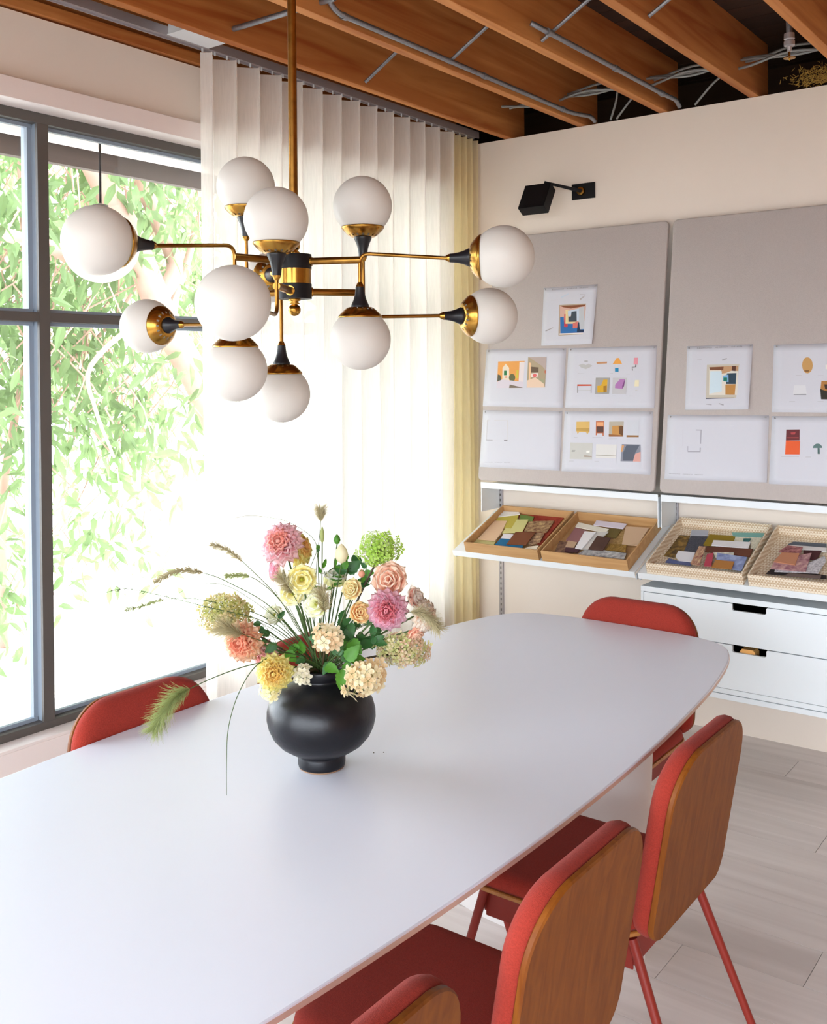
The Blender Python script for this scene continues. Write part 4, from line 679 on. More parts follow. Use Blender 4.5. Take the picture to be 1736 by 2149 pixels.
# ================================================================ VASE
VX, VY = -1.419, 1.567
vase = empty('vase', (VX, VY, TZ), 0, 'round dark charcoal ceramic vase on the white table', 'vase')
prof = [(0, .0015), (.044, .0015), (.0485, .004), (.050, .010), (.050, .026), (.049, .029), (.052, .032), (.070, .040), (.088, .052), (.102, .068), (.1105, .086), (.1145, .104), (.114, .120), (.109, .138), (.099, .154), (.084, .167), (.066, .176), (.050, .181), (.0445, .184), (.044, .188), (.047, .191), (.048, .205), (.0475, .208), (.045, .2095), (.042, .208), (.041, .195), (.040, .18), (.06, .165), (.10, .13), (.10, .09), (.06, .045), (0, .04)]
MB().lathe(prof, 72).build('vase_body', 'vase_glaze', vase, smooth=True)
MB().lathe([(0, 0), (.045, 0), (.0475, .0012), (.047, .0035), (0, .0035)], 48).build('foot_rim', 'vase_clay', vase, smooth=True, auto=40)

# ================================================================ FLOWERS
CAMP = Vector((0, 0, 1.572)); VIEW = Vector((-.598, .8015, 0)); RT = Vector((.8015, .598, 0)); UPV = Vector((0, 0, 1)); MOUTH = Vector((VX, VY, TZ+.20))
VC = Vector((VX, VY, 0)).dot(VIEW)
def F(px, py, dep=0.0):
    # point beside the vase: px, py are photo pixels, dep metres behind (+) or in front (-) of the vase axis
    z = VC + dep
    d = VIEW + RT*((px-866.5)/2101.9 ) + UPV*((795.3+ (px-868)*-.009 + 18 - py)/2101.9 - .0085)
    return CAMP + d*(z)
def dirn(r, u, t): return (RT*r + UPV*u - VIEW*t).normalized()       # right, up, towards the viewer
def lerp(a, b_, t): return tuple(a[i]+(b_[i]-a[i])*t for i in range(3)) + (1,)
def petal_mesh(name, L_, W, cup, curl, c0, c1, point=.5, nu=5, nv=3, wave=0, cmid=None, lt=.16):
    # petal lies along +x from origin, normal +z; colours base c0 to tip c1
    b = MB(); A, B = [tuple(min(1, x*1.55)*(1-lt)+lt for x in lin(q)) for q in (c0, c1)]; Mi = lin(cmid) if cmid else None
    for i in range(nu):
        for j in range(nv*2):
            def P(u, v):
                wd = W*(math.sin(PI*min(1, u**.75))**(point) if 0 < u < 1 else 0) + (.18*W if u < .5 else 0)*(1-u)
                return (L_*u*(1-.1*v*v), wd*v, cup*L_*(v*v)*.6*math.sin(PI*min(u, .9)) + curl*L_*u*u + wave*L_*math.sin(v*7+u*4)*u)
            u0, u1, v0, v1 = i/nu, (i+1)/nu, -1+j/nv, -1+(j+1)/nv
            t = (u0+u1)/2; b.col = lerp(A, Mi, t*2) if Mi and t < .5 else lerp(Mi, B, t*2-1) if Mi else lerp(A, B, t)
            b.add([P(u0, v0), P(u1, v0), P(u1, v1), P(u0, v1)], [(0, 1, 2, 3)])
    me = bpy.data.meshes.new(name); me.from_pydata(b.v, [], b.f); me.materials.append(MATS['petal']); at = me.color_attributes.new('Col', 'FLOAT_COLOR', 'CORNER'); k = 0
    for p, c in zip(me.polygons, b.c):
        for _ in p.vertices: at.data[k].color = c; k += 1
    bb = bmesh.new(); bb.from_mesh(me); bmesh.ops.remove_doubles(bb, verts=bb.verts, dist=1e-5); bb.to_mesh(me); bb.free()
    me.polygons.foreach_set('use_smooth', [True]*len(me.polygons)); return me
def put(name, me, parent, M_):
    o = bpy.data.objects.new(name, me); COL.objects.link(o); o.parent = parent; o.matrix_local = M_; return o
def stem_to(parent, base, tip, r=.0016, m='stem', bow=.02, seed=0, name='stem'):
    rnd = random.Random(seed); mid = (base+tip)/2 + Vector((0, 0, bow)) + (tip-base).cross(Vector((0, 0, 1))).normalized()*rnd.uniform(-.006, .006)
    foot = MOUTH + Vector((rnd.uniform(-.025, .025), rnd.uniform(-.025, .025), -.07))
    neck = MOUTH + Vector((tip.x-VX, tip.y-VY, 0))*.12 ; neck = MOUTH + (neck-MOUTH).normalized()*min(.03, (neck-MOUTH).length) if (neck-MOUTH).length > 1e-6 else neck
    pts = smoothpath([foot, neck, neck*.45+tip*.55+Vector((0, 0, bow)), tip], 6)
    MB().tube([p-base for p in pts], r, 7).build(name, m, parent, smooth=True)
    return neck
def leafmesh(nm, L_, W, m, serr=True, fold=.25, curl=-.25):
    b = MB(); nu = 10; vs = []; fs = []
    for i in range(nu+1):
        u = i/nu; wd = W*math.sin(PI*u**.7)**.8 if 0 < u < 1 else 0
        if serr and 0 < i < nu: wd *= 1.12 if i % 2 else .92
        for v in (-1, -.5, 0, .5, 1): vs.append((L_*u, wd*v, abs(v)*wd*fold + curl*L_*u*u))
    fs = [(i*5+j, (i+1)*5+j, (i+1)*5+j+1, i*5+j+1) for i in range(nu) for j in range(4)]
    me = bpy.data.meshes.new(nm); me.from_pydata(vs, [], fs); me.materials.append(MATS[m]); me.polygons.foreach_set('use_smooth', [True]*len(fs)); return me
LEAF = leafmesh('leaf', .038, .013, 'leaf'); LEAFD = leafmesh('leaf', .038, .013, 'leaf_dark'); LEAFN = leafmesh('leaf', .05, .007, 'leaf', False)
SEP = leafmesh('sepal', .016, .004, 'leaf', False, .2, .1)
def leaf_at(parent, p, d, nrm, s=1, me=None):
    z = Vector(nrm).normalized(); x = (Vector(d)-z*Vector(d).dot(z)).normalized(); y = z.cross(x); M_ = Matrix.Identity(4)
    for i in range(3): M_[i][0] = x[i]*s; M_[i][1] = y[i]*s; M_[i][2] = z[i]*s; M_[i][3] = (p-parent.location)[i]
    put('leaf', me or LEAF, parent, M_)
def ringpetals(parent, c, n, rings, size, rnd, me_list, name='petal'):
    # c centre, n facing; rings: (count, tilt deg from facing axis, scale, offset along axis, radius)
    base = frame(c-parent.location, n)
    for ri, (cnt, tilt, sc, offz, rad) in enumerate(rings):
        me = me_list[min(ri, len(me_list)-1)]
        for k in range(cnt):
            a = 2*PI*(k+.5*(ri % 2))/cnt + rnd.uniform(-.08, .08); t = math.radians(tilt + rnd.uniform(-5, 5))
            Mx = base @ Matrix.Rotation(a, 4, 'Z') @ Matrix.Translation((rad*size, 0, offz*size)) @ Matrix.Rotation(-(PI/2-t), 4, 'Y') @ Matrix.Diagonal((size*sc, size*sc, size*sc, 1))
            put(name, me, parent, Mx)
DP = lambda a, b_, c=None: petal_mesh('petal', 1, .34, .9, .06, a, b_, .34, 5, 2, cmid=c)
def dahlia(px, py, dep, Rm, n, cols, label, seed, leaves=1, dense=1.0):
    rnd = random.Random(seed); c = F(px, py, dep); o = empty('dahlia', c, 0, label, 'flower', 'flowers in the vase'); nn = dirn(*n)
    inner, outer = DP(*cols[0]), DP(*cols[1]); size = Rm*1.13
    rings = [(15, 96, .95, -.12, .08), (14, 80, .92, -.04, .08), (13, 64, .84, .02, .08), (11, 48, .74, .06, .07), (9, 33, .6, .09, .05), (6, 18, .45, .12, .02)]
    ringpetals(o, c, nn, rings, size, rnd, [outer, outer, outer, inner, inner, inner])
    MB().lathe([(0, -.1*size), (.12*size, -.08*size), (.15*size, .0), (.08*size, .14*size), (0, .18*size)], 12, frame(Vector((0,0,0)), nn)).build('flower_heart', 'stem', o, smooth=True)
    stem_to(o, c, c-nn*.012, .0021, 'stem', .01, seed)
    return o
PK = (('c8604c', 'd98c84'), ('d88c7c', 'e8b0b4'))
dahlia(588, 1160, -.02, .043, (-.25, .45, .85), (('c87860', 'd49a8a'), ('d09490', 'e2bac0')), 'largest pink peach dahlia at the upper left of the bouquet', 1)
dahlia(618, 1172, .035, .036, (.65, .25, .3), (('e08a30', 'efb050'), ('efa83c', 'f5cf7c')), 'orange yellow dahlia behind the upper left pink dahlia', 2)
dahlia(577, 1214, .045, .024, (-.8, .1, .2), (('c46a7a', 'd690a0'), ('d07c90', 'e4a8b8')), 'small mauve pink dahlia below the upper left pink dahlia', 3)
dahlia(505, 1364, -.06, .040, (-.35, .05, .95), (('cc6c48', 'dc9470'), ('dc8c68', 'ecb89c')), 'coral orange dahlia at the far left of the bouquet', 4)
dahlia(808, 1298, -.07, .040, (-.1, .05, 1), (('bc5060', 'cc7884'), ('cc8494', 'e4b8c4')), 'pink dahlia facing the viewer at the right of the bouquet', 5)
dahlia(569, 1430, -.09, .036, (.0, .1, 1), (('e8a040', 'f0c060'), ('eda850', 'f4d890')), 'amber yellow dahlia hanging over the left rim of the vase', 6)
dahlia(880, 1312, .0, .034, (.7, -.1, .4), (('e6a08c', 'eebcaa'), ('eab0a0', 'f3cfc4')), 'pale peach dahlia at the far right of the bouquet', 7)
dahlia(548, 1388, .03, .030, (-.2, -.2, .7), (('d98478', 'e6a49c'), ('e09890', 'f0c0bc')), 'pink dahlia tucked low behind the coral orange one', 8)
mat('heart_green', '8a8a20', .6)
def rose(px, py, dep, Rm, n, c0, c1, label, seed, kind='rose', open_=1.0, cat='flower'):
    rnd = random.Random(seed); c = F(px, py, dep); o = empty(kind, c, 0, label, cat, 'flowers in the vase'); nn = dirn(*n)
    me = petal_mesh('petal', 1, .60, .55, -.04, c0, c1, .26, 7, 4, wave=.03)
    rings = [(7, 66*open_, 1, -.25, .05), (7, 46*open_, .92, -.15, .05), (6, 30*open_, .8, -.08, .04), (5, 14*open_, .62, 0, .02)]
    if kind == 'lisianthus':
        rings = [(7, 68*open_, 1, -.25, .05), (6, 46*open_, .9, -.15, .05), (4, 26*open_, .75, -.1, .05)]
        MB().lathe([(0, -.1*Rm), (.12*Rm, 0), (.13*Rm, .25*Rm), (.05*Rm, .42*Rm), (0, .44*Rm)], 10, frame(Vector((0, 0, 0)), nn)).build('flower_heart', 'heart_green', o, smooth=True)
    ringpetals(o, c, nn, rings, Rm*1.1, rnd, [me])
    for k in range(5): leaf_M = frame(-nn*.24*Rm, nn) @ Matrix.Rotation(2*PI*k/5, 4, 'Z') @ Matrix.Rotation(-.5, 4, 'Y'); put('sepal', SEP, o, leaf_M)
    stem_to(o, c, c-nn*.25*Rm, .0018, 'stem', .012, seed); return o
rose(628, 1234, -.06, .033, (.15, .1, 1), 'd8c018', 'f5efb0', 'yellow lisianthus facing the viewer in the upper left of the bouquet', 11, 'lisianthus', .9)
rose(607, 1262, -.03, .030, (.1, -.1, .6), 'dcc430', 'f4f0c4', 'pale yellow lisianthus just below the large yellow one', 12, 'lisianthus', .9)
rose(662, 1286, -.04, .036, (-.3, .2, .8), 'e6dc80', 'f3efd2', 'pale cream lisianthus at the centre of the bouquet', 13, 'lisianthus', .8)
rose(697, 1240, .02, .034, (.1, .95, .2), 'e4dc88', 'f4f0d8', 'cream lisianthus cup opening upward above the centre', 14, 'lisianthus', .55)
rose(737, 1256, -.05, .026, (-.3, .3, .8), 'e0a868', 'f0d0a4', 'apricot rose right of the centre', 16, 'rose', .8)
rose(748, 1306, -.04, .027, (.3, .3, .7), 'd88c40', 'f0c48c', 'darker apricot rose below the pale apricot one', 17, 'rose', .8)
rose(815, 1236, -.03, .042, (-.2, .25, .9), 'e09070', 'f0c0ac', 'large peach rose at the upper right of the bouquet', 18, 'rose', .85)
rose(862, 1275, .01, .028, (.6, .3, .4), 'e6a090', 'f4d0c8', 'pale pink rose at the right edge behind the pink dahlia', 19, 'rose', .85)
rose(864, 1345, -.01, .024, (.4, -.5, .6), 'e08a70', 'f0b8a0', 'salmon rose hanging under the right-hand grass plume', 20, 'rose', .7)
rose(574, 1310, .03, .028, (-.2, .2, .6), 'e8e4b0', 'eef0c8', 'pale green lisianthus half hidden among the grass stems', 21, 'lisianthus', .6)
# round buds
def bud(px, py, dep, r, hgt, m, label, seed, sepals=True):
    c = F(px, py, dep); o = empty('flower_bud', c, 0, label, 'flower', 'flowers in the vase'); 
    MB().lathe([(0, -hgt*.5), (r*.6, -hgt*.4), (r, -hgt*.1), (r*.8, hgt*.2), (r*.3, hgt*.42), (0, hgt*.5)], 14).build('bud', m, o, smooth=True)
    if sepals:
        for k in range(5): put('sepal', SEP, o, Matrix.Translation((0, 0, -hgt*.4)) @ Matrix.Rotation(2*PI*k/5, 4, 'Z') @ Matrix.Rotation(-1.15, 4, 'Y'))
    stem_to(o, c, c-Vector((0, 0, hgt*.45)), .0013, 'stem', .005, seed)
mat('cream_bud', 'f4ecca', .6, trans=.4, var=.08, vscale=60)
bud(712, 1180, -.01, .0145, .042, 'cream_bud', 'cream rosebud standing above the centre of the bouquet', 30)
bud(703, 1150, .0, .0075, .022, 'leaf', 'green rosebud with pointed sepals above the cream bud', 31)
bud(672, 1140, .0, .005, .036, 'plume_green', 'long slim green bud below the fluffy seed head', 32, False)
bud(663, 1172, .02, .004, .011, 'leaf_dark', 'tiny dark green bud left of the tall stems', 33)
mat('peach_bud', 'd8987c', .6, trans=.2); bud(754, 1222, -.02, .0075, .018, 'peach_bud', 'small peach rosebud under the green hydrangea', 34)
# hydrangeas: clusters of four-petalled florets
def floret_mesh(nm, c0, c1, pet=4, rad=.5):
    vs = []; fs = []; cols = []; A, B = lin(c0), lin(c1)
    for k in range(pet):
        a = 2*PI*k/pet; ca, sa = math.cos(a), math.sin(a)
        loc_ = [(.05, 0, 0), (.5, -.34, .10), (.92, -.2, .16), (1.0, 0, .12), (.92, .2, .16), (.5, .34, .10), (.55, 0, .02)]
        o = len(vs); vs += [(x*ca-y*sa, x*sa+y*ca, z) for x, y, z in loc_]
        for f in ((0, 1, 6), (1, 2, 6), (2, 3, 6), (3, 4, 6), (4, 5, 6), (5, 0, 6)): fs.append([i+o for i in f]); cols.append(lerp(A, B, .2 if 0 in f else .9))
    me = bpy.data.meshes.new(nm); me.from_pydata(vs, [], fs); me.materials.append(MATS['petal']); at = me.color_attributes.new('Col', 'FLOAT_COLOR', 'CORNER'); k = 0
    for p, c in zip(me.polygons, cols):
        for _ in p.vertices: at.data[k].color = c; k += 1
    me.polygons.foreach_set('use_smooth', [True]*len(fs)); return me
def cluster(kind, px, py, dep, rx, ry, cnt, fsz, cols, label, seed, pet=4, droop=0, tilt=0, shell=.75):
    rnd = random.Random(seed); c = F(px, py, dep); o = empty(kind, c, 0, label, 'flower', 'flowers in the vase')
    mes = [floret_mesh('floret', *cc, pet=pet) for cc in cols]; st = MB()
    for k in range(cnt):
        z = 1-2*(k+.5)/cnt; ph = k*2.39996; rr = math.sqrt(max(0, 1-z*z)); s_ = rnd.uniform(shell, 1.0)
        q = RT*(rr*math.cos(ph)*rx) + VIEW*(rr*math.sin(ph)*min(rx, ry)*.9) + UPV*(z*ry); q = q*s_
        if tilt: q = Matrix.Rotation(tilt, 3, VIEW) @ q
        nn = (q.normalized() + Vector((rnd.uniform(-.5, .5), rnd.uniform(-.5, .5), rnd.uniform(-.4, .5))) - VIEW*.3).normalized()
        me = mes[rnd.randrange(len(mes))]; sz = fsz*rnd.uniform(.75, 1.15)
        put('floret', me, o, frame(q, nn) @ Matrix.Rotation(rnd.uniform(0, 6), 4, 'Z') @ Matrix.Diagonal((sz, sz, sz, 1)))
        st.tube([Vector((0, 0, -ry*.3)), q*.6, q], .0005, 3, False)
    tag(st.build('flower_stalks', 'plume_green', o), kind='stuff'); stem_to(o, c, c-Vector((0, 0, ry*.3)), .0024, 'stem_brown', .01, seed)
    return o
cluster('hydrangea', 792, 1172, .02, .050, .044, 170, .0085, (('98c040', 'b8d860'), ('a8cc50', 'c4e07c')), 'lime green hydrangea head at the top right of the bouquet', 41, shell=.55)
cluster('hydrangea', 838, 1382, -.01, .062, .036, 190, .0098, (('d8c890', 'ece0c0'), ('d9b08c', 'ecd2bc'), ('c8cc80', 'dfe0a8')), 'cream and pink hydrangea head at the lower right above the table', 42, shell=.7, tilt=.12)
cluster('hydrangea', 466, 1306, .02, .064, .044, 200, .0098, (('b8b060', 'd4cc8c'), ('a8a850', 'c8c880'), ('cbb47c', 'e0d0a0')), 'olive green hydrangea head at the left of the bouquet', 43, shell=.7)
cluster('phlox', 757, 1443, -.09, .048, .036, 46, .0150, (('ecdcb0', 'f2e8c8'), ('e4c490', 'eed8b0')), 'cream phlox cluster drooping over the right side of the vase', 44, 5, shell=.7, tilt=-.4)
cluster('phlox', 680, 1356, -.08, .032, .028, 26, .0145, (('eee0b8', 'f5ecd4'), ('e6c498', 'f2dcb8')), 'cream phlox cluster in the middle above the vase mouth', 45, 5, shell=.6)
cluster('phlox', 627, 1436, -.075, .018, .020, 9, .0140, (('f0e8c8', 'f6f0dc'),), 'small white phlox sprig over the left rim of the vase', 46, 5, shell=.4)
cluster('phlox', 560, 1470, -.075, .022, .022, 14, .0150, (('f0e4a8', 'f4ecc8'),), 'pale yellow phlox sprig hanging below the amber dahlia', 47, 5, shell=.5)
# grasses
def grass(label, pts, plume=None, seed=0, r=.0012, m='stem', pm='plume', bl=.011, dens=150, thick=.004, root=True, bare=0):
    rnd = random.Random(seed); P = [F(*p) for p in pts]; c = P[-1]; o = empty('grass_stem', c, 0, label, 'grass', 'grasses in the vase')
    full_ = ([MOUTH+Vector((rnd.uniform(-.02, .02), rnd.uniform(-.02, .02), -.06)), MOUTH+Vector((rnd.uniform(-.02, .02), rnd.uniform(-.02, .02), 0))] if root else []) + P
    sp_ = smoothpath(full_, 7); n_ = len(sp_); MB().tube([p-c for p in sp_], [r*(1-.6*i/n_) for i in range(n_)], 6).build('stem', m, o, smooth=True)
    if plume:
        L_ = sum((sp_[i+1]-sp_[i]).length for i in range(n_-1)); b = MB(); acc = 0; segs = []
        for i in range(n_-1):
            l = (sp_[i+1]-sp_[i]).length; segs.append((acc, l, sp_[i], sp_[i+1])); acc += l
        for k in range(dens if bare else int(dens*1.5)):
            s_ = L_ - plume*rnd.random(); seg = [g for g in segs if g[0] <= s_ <= g[0]+g[1]+1e-9][-1]; t = (s_-seg[0])/max(1e-6, seg[1]); p = seg[2].lerp(seg[3], t); d = (seg[3]-seg[2]).normalized()
            q = (L_-s_)/plume; prof_ = min(1, .35+1.3*math.sin(PI*min(1, max(0, q*.9+.05)))) if bare == 0 else 1
            a = rnd.uniform(0, 2*PI); u = d.orthogonal().normalized(); v = d.cross(u); side = u*math.cos(a)+v*math.sin(a)
            e = (side*rnd.uniform(.6, 1) + d*rnd.uniform(.3, .9)).normalized()
            b.tube([p-c, p-c+e*thick*prof_, p-c+(e+d*.25).normalized()*bl*(1.25 if not bare else 1)*prof_*rnd.uniform(.5, 1.15)], [.00055, .0004, .00012] if not bare else .0007, 3, False)
        tag(b.build('seed_head', pm, o), kind='stuff')
    return o
grass('feathery grass plume arching left at the top', [(600, 1300, .02), (520, 1212, .0), (470, 1172, 0), (438, 1161, 0)], .075, 51, pm='plume', dens=300, bl=.013)
grass('feathery grass plume reaching left above the olive hydrangea', [(570, 1300, 0), (480, 1244, 0), (425, 1222, -.01), (370, 1216, -.02), (318, 1240, -.02)], .108, 52, pm='plume', dens=520, bl=.014, thick=.006)
grass('short grass plume left of the yellow lisianthus', [(590, 1290, .03), (540, 1240, .03), (505, 1226, .03), (468, 1228, .03)], .052, 53, pm='plume_green', dens=220, bl=.011)
grass('sparse thin grass tip reaching furthest left', [(560, 1330, 0), (430, 1293, -.02), (330, 1268, -.03), (260, 1254, -.04), (216, 1262, -.04)], .13, 54, pm='stem_brown', dens=26, bl=.009, bare=1)
grass('green grass plume pointing left just above the sill', [(560, 1320, .02), (420, 1278, .0), (345, 1276, -.02), (300, 1288, -.02), (256, 1300, -.03)], .082, 55, pm='plume_green', dens=230, bl=.010)
grass('long green plume drooping at lower left in front of the red chair', [(620, 1400, -.05), (535, 1411, -.09), (470, 1430, -.12), (400, 1460, -.16), (352, 1490, -.19), (312, 1552, -.20)], .105, 56, r=.0014, pm='plume_green', dens=700, bl=.030, thick=.006)
grass('fluffy round seed head standing highest', [(655, 1290, .02), (660, 1200, .02), (668, 1128, .02), (669, 1088, .02)], .024, 57, pm='plume', dens=240, bl=.019)
grass('fuzzy plume in front of the coral orange dahlia', [(590, 1380, -.05), (530, 1360, -.09), (490, 1345, -.12), (455, 1335, -.12)], .048, 58, pm='plume', dens=420, bl=.030)
grass('feathery plume at the far right over the peach dahlia', [(740, 1340, -.02), (800, 1330, -.05), (850, 1305, -.08), (885, 1308, -.09), (916, 1340, -.09)], .072, 59, pm='plume', dens=420, bl=.022, thick=.005)
grass('pale fluffy plume over the yellow lisianthus', [(640, 1330, 0), (612, 1270, -.05), (596, 1245, -.07), (580, 1228, -.07)], .05, 60, pm='plume', dens=300, bl=.024)
grass('pale fluffy plume over the central cream lisianthus', [(680, 1350, -.02), (676, 1310, -.07), (672, 1275, -.09), (668, 1258, -.09)], .05, 61, pm='plume', dens=260, bl=.026)
grass('thin arching blade curving over the top left', [(640, 1250, .02), (660, 1163, .02), (610, 1118, .02), (560, 1104, .02), (510, 1101, .02), (466, 1114, .02)], None, 62, r=.0008)
grass('long blade drooping down over the table at left', [(600, 1390, -.05), (536, 1412, -.10), (495, 1470, -.13), (471, 1545, -.15), (466, 1620, -.15), (465, 1690, -.16)], None, 63, r=.0014)
grass('thin blade angled left above the hydrangea', [(590, 1330, 0), (480, 1252, 0), (410, 1246, 0), (372, 1262, 0), (345, 1285, 0)], None, 64, r=.0008)
rnd = random.Random(99)
GL = ['slim blade leaning far left among the stems', 'slim blade leaning left among the stems', 'upright slim blade left of the centre', 'slim blade rising behind the yellow lisianthus', 'slim blade rising beside the cream lisianthus', 'slim blade leaning right toward the hydrangea', 'slim blade crossing right of the centre', 'slim blade low at the left of the vase mouth']
for i, (tx, ty, dp) in enumerate(((528, 1318, -.02), (548, 1290, .02), (572, 1258, 0), (600, 1290, -.04), (640, 1270, .03), (760, 1330, -.03), (785, 1345, -.05), (540, 1345, -.05))):
    grass(GL[i], [((tx+660)/2+rnd.uniform(-6, 6), (ty+1400)/2, dp*.5), (tx, ty, dp)], None, 70+i, r=.0012)
# foliage sprays
def spray(label, px, py, dep, n, seed, sp=.035, me=None, s=1.0):
    rnd = random.Random(seed); c = F(px, py, dep); o = empty('leaf_spray', c, 0, label, 'foliage', 'leafy sprays in the vase'); stem_to(o, c, c, .0016, 'stem', .005, seed)
    for k in range(n):
        p = c + RT*rnd.uniform(-sp, sp) + UPV*rnd.uniform(-sp, sp) + VIEW*rnd.uniform(-.02, .02); d = (p-MOUTH).normalized()*.6 + RT*rnd.uniform(-1, 1) + UPV*rnd.uniform(-.7, .6); nr = -VIEW + UPV*rnd.uniform(0, 1.2) + RT*rnd.uniform(-.6, .6)
        leaf_at(o, p, d, nr, s*rnd.uniform(.6, 1.1), me or (LEAF if rnd.random() < .6 else LEAFD))
        MB().tube([c-c, (p-c)*.5+Vector((0, 0, .002)), p-c], .0006, 4, False).build('twig', 'stem', o)
spray('green leaves at the centre below the cream phlox', 700, 1395, -.07, 12, 81, .028, s=1.0)
spray('bright green leaves above the centre right', 725, 1215, .02, 8, 82, .026, s=.95)
spray('dark leaves right of the centre over the vase mouth', 730, 1345, -.02, 12, 83, .032, LEAFD, s=.9)
spray('leaves on the right between rose and hydrangea', 770, 1368, -.02, 9, 84, .026, LEAFD, s=.8)
spray('leaves at the left over the rim of the vase', 610, 1388, -.03, 8, 85, .026, s=.8)
spray('narrow leaves on the tall stems at the top centre', 678, 1225, .02, 7, 86, .03, LEAFN, s=.6)
spray('leaves under the green hydrangea', 765, 1235, .02, 8, 87, .024, s=.7)
spray('small leaves by the left hydrangea stem', 560, 1345, -.02, 7, 88, .022, LEAFD, s=.7)
spray('leaves low at the right of the vase rim', 722, 1405, -.03, 7, 89, .016, LEAFD, s=.8)
for i, (px, py, q) in enumerate(((776, 1601, 'left'), (797, 1600, 'right'))):
    p = F(px, py, .0); k_ = (TZ-1.572)/((p-CAMP).z); g = CAMP + (p-CAMP)*k_
    o = tag(MB().lathe([(0, 0), (.0014, .0005), (.001, .0018), (0, .002)], 8).build('fallen_seed', 'stem_brown', smooth=True), 'tiny dark fallen seed on the table right of the vase, %s of two' % q, 'seed', 'fallen seeds on the table'); o.location = g

# ================================================================ OUTDOOR TREES
def tleaf(c=.34):
    vs = [(0, 0, 0), (.3, -.15, .04), (.3, .15, .04), (.65, -.12, -.02), (.65, .12, -.02), (1, 0, -.16), (.3, 0, 0), (.65, 0, -.05)]
    fs = [(0, 1, 6), (0, 6, 2), (1, 3, 7, 6), (6, 7, 4, 2), (3, 5, 7), (7, 5, 4)]; return vs, fs
TLV, TLF = tleaf()
tl_me = bpy.data.meshes.new('leaf'); tl_me.from_pydata(TLV, [], TLF); tl_me.materials.append(MATS['tree_leaf'])
def tree(label, base, branches, n, region, seed, parts=120, sz=(.09, .16)):
    rnd = random.Random(seed); o = empty('tree', base, 0, label, 'tree', 'trees outside the window'); B = Vector(base)
    for i, (pts, r0, r1) in enumerate(branches):
        sp_ = smoothpath(pts, 5); k = len(sp_); MB().tube([p-B for p in sp_], [r0+(r1-r0)*j/k for j in range(k)], 12).build('trunk' if i == 0 else 'branch', 'bark', o, smooth=True)
    X0, X1, Y0, Y1, Z0, Z1 = region; cl = []
    for _ in range(n//14): cl.append(Vector((rnd.uniform(X0, X1), rnd.uniform(Y0, Y1), Z0+(Z1-Z0)*rnd.random()**.75)))
    vs = []; fs = []; tw = MB(); cand = []
    for ci, c in enumerate(cl):
        tw.tube([c-B, c-B+Vector((rnd.uniform(-.2, .2), rnd.uniform(-.2, .2), .25)), c-B+Vector((rnd.uniform(-.4, .4), rnd.uniform(-.4, .4), .55))], .006, 4, False)
        for k in range(14):
            p = c + Vector((rnd.gauss(0, .13), rnd.gauss(0, .13), rnd.gauss(0, .17))); x = Vector((rnd.uniform(-1, 1), rnd.uniform(-1, 1), -rnd.uniform(.2, 1.6))).normalized(); z = Vector((rnd.uniform(-1, 1), rnd.uniform(-1, 1), rnd.uniform(-.2, 1))); T = frame((0, 0, 0), z, x); s_ = rnd.uniform(*sz)
            Mx = Matrix.Translation(p-B) @ T @ Matrix.Diagonal((s_, s_, s_, 1)); cand.append((-p.x+0, Mx, p))
    cand.sort(key=lambda q: -q[2].x)
    for q in cand[:parts]: put('leaf', tl_me, o, q[1])
    for q in cand[parts:]:
        k = len(vs); vs += [q[1] @ Vector(v) for v in TLV]; fs += [[i+k for i in f] for f in TLF]
    me = bpy.data.meshes.new('foliage'); me.from_pydata([tuple(v) for v in vs], [], fs); me.materials.append(MATS['tree_leaf']); f_ = bpy.data.objects.new('foliage', me); COL.objects.link(f_); f_.parent = o; f_['kind'] = 'stuff'
    tag(tw.build('twigs', 'bark', o), kind='stuff')
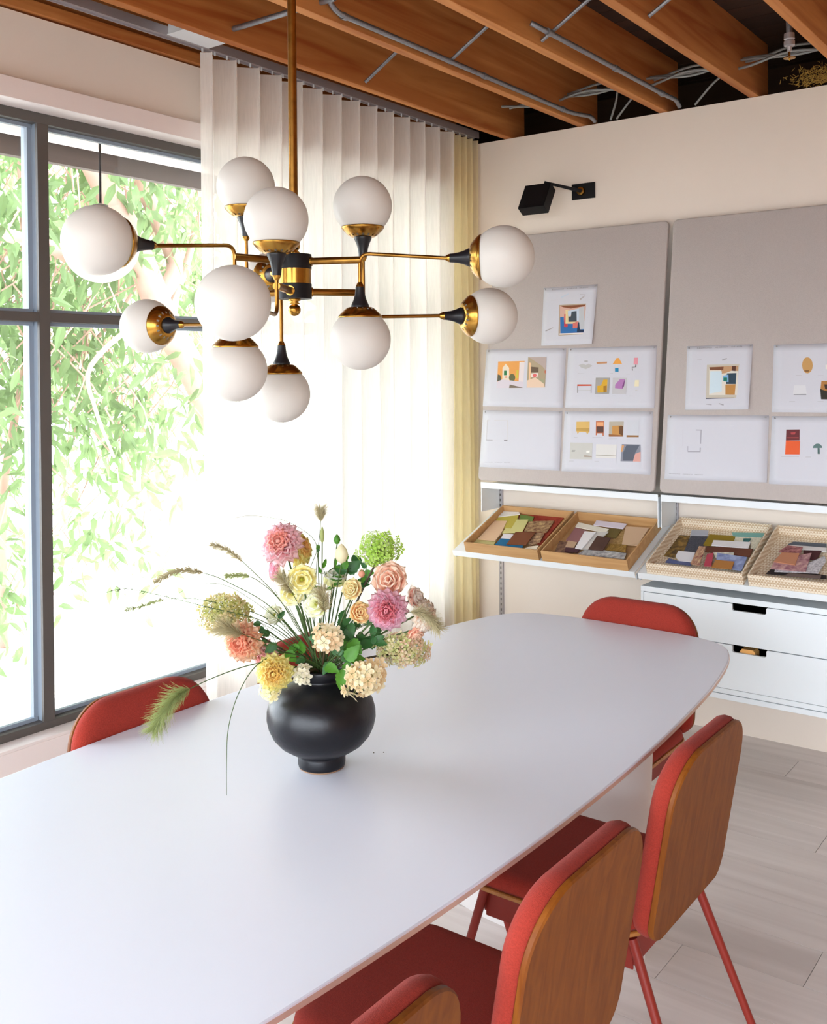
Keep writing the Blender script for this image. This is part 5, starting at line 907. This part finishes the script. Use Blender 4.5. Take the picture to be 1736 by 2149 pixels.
tree('tall tree with smooth pinkish trunk and branches close outside the window', (-5.3, 5.35, -.25),
     [([(-5.3, 5.35, -.25), (-5.3, 5.12, .5), (-5.3, 4.86, 1.07), (-5.3, 4.63, 1.51), (-5.3, 4.36, 1.9), (-5.3, 4.18, 2.26), (-5.3, 4.04, 2.52), (-5.3, 3.87, 2.77), (-5.35, 3.6, 3.3), (-5.4, 3.3, 4.2)], .115, .07),
      ([(-5.3, 4.3, 2.05), (-5.42, 4.54, 2.3), (-5.5, 4.46, 2.62), (-5.5, 4.34, 2.87), (-5.5, 4.2, 3.5), (-5.5, 4.1, 4.4)], .06, .05),
      ([(-5.3, 4.1, 2.4), (-5.2, 3.67, 2.24), (-5.2, 3.45, 2.31), (-5.2, 3.12, 2.36), (-5.2, 2.7, 2.42)], .05, .035),
      ([(-5.3, 4.45, 1.8), (-5.2, 4.1, 1.9), (-5.2, 3.7, 1.62), (-5.2, 3.73, 1.35), (-5.2, 3.86, 1.05)], .022, .008),
      ([(-5.3, 4.4, 1.88), (-5.5, 4.61, 2.12), (-5.6, 4.79, 2.33), (-5.6, 4.9, 2.65), (-5.6, 5.1, 3.2)], .035, .02)],
     8000, (-7.4, -5.0, 2.1, 6.0, .95, 4.4), 5, 220, (.12, .2))
tree('slender leafy tree at the left outside the window', (-6.2, 3.7, -.25),
     [([(-6.2, 3.7, -.25), (-6.25, 3.75, .8), (-6.2, 3.9, 1.8), (-6.1, 3.8, 3.0)], .035, .015), ([(-6.22, 3.85, 1.4), (-6.0, 4.3, 1.8), (-5.9, 4.6, 2.2)], .02, .01)],
     1800, (-6.8, -5.6, 3.0, 4.7, -.1, 2.4), 6, 60, (.11, .18))
tree('leafy tree further off behind the pinkish trunk', (-11, 11, -.25),
     [([(-11, 11, -.25), (-11, 10.6, 2), (-10.8, 10, 4), (-10.8, 9.8, 5.5)], .2, .1), ([(-11, 10.5, 2), (-10.5, 9, 3.2), (-10.2, 8, 4.2)], .1, .05)],
     5500, (-13, -9.5, 4.0, 10.3, 1.3, 6.5), 8, 0, (.14, .24))
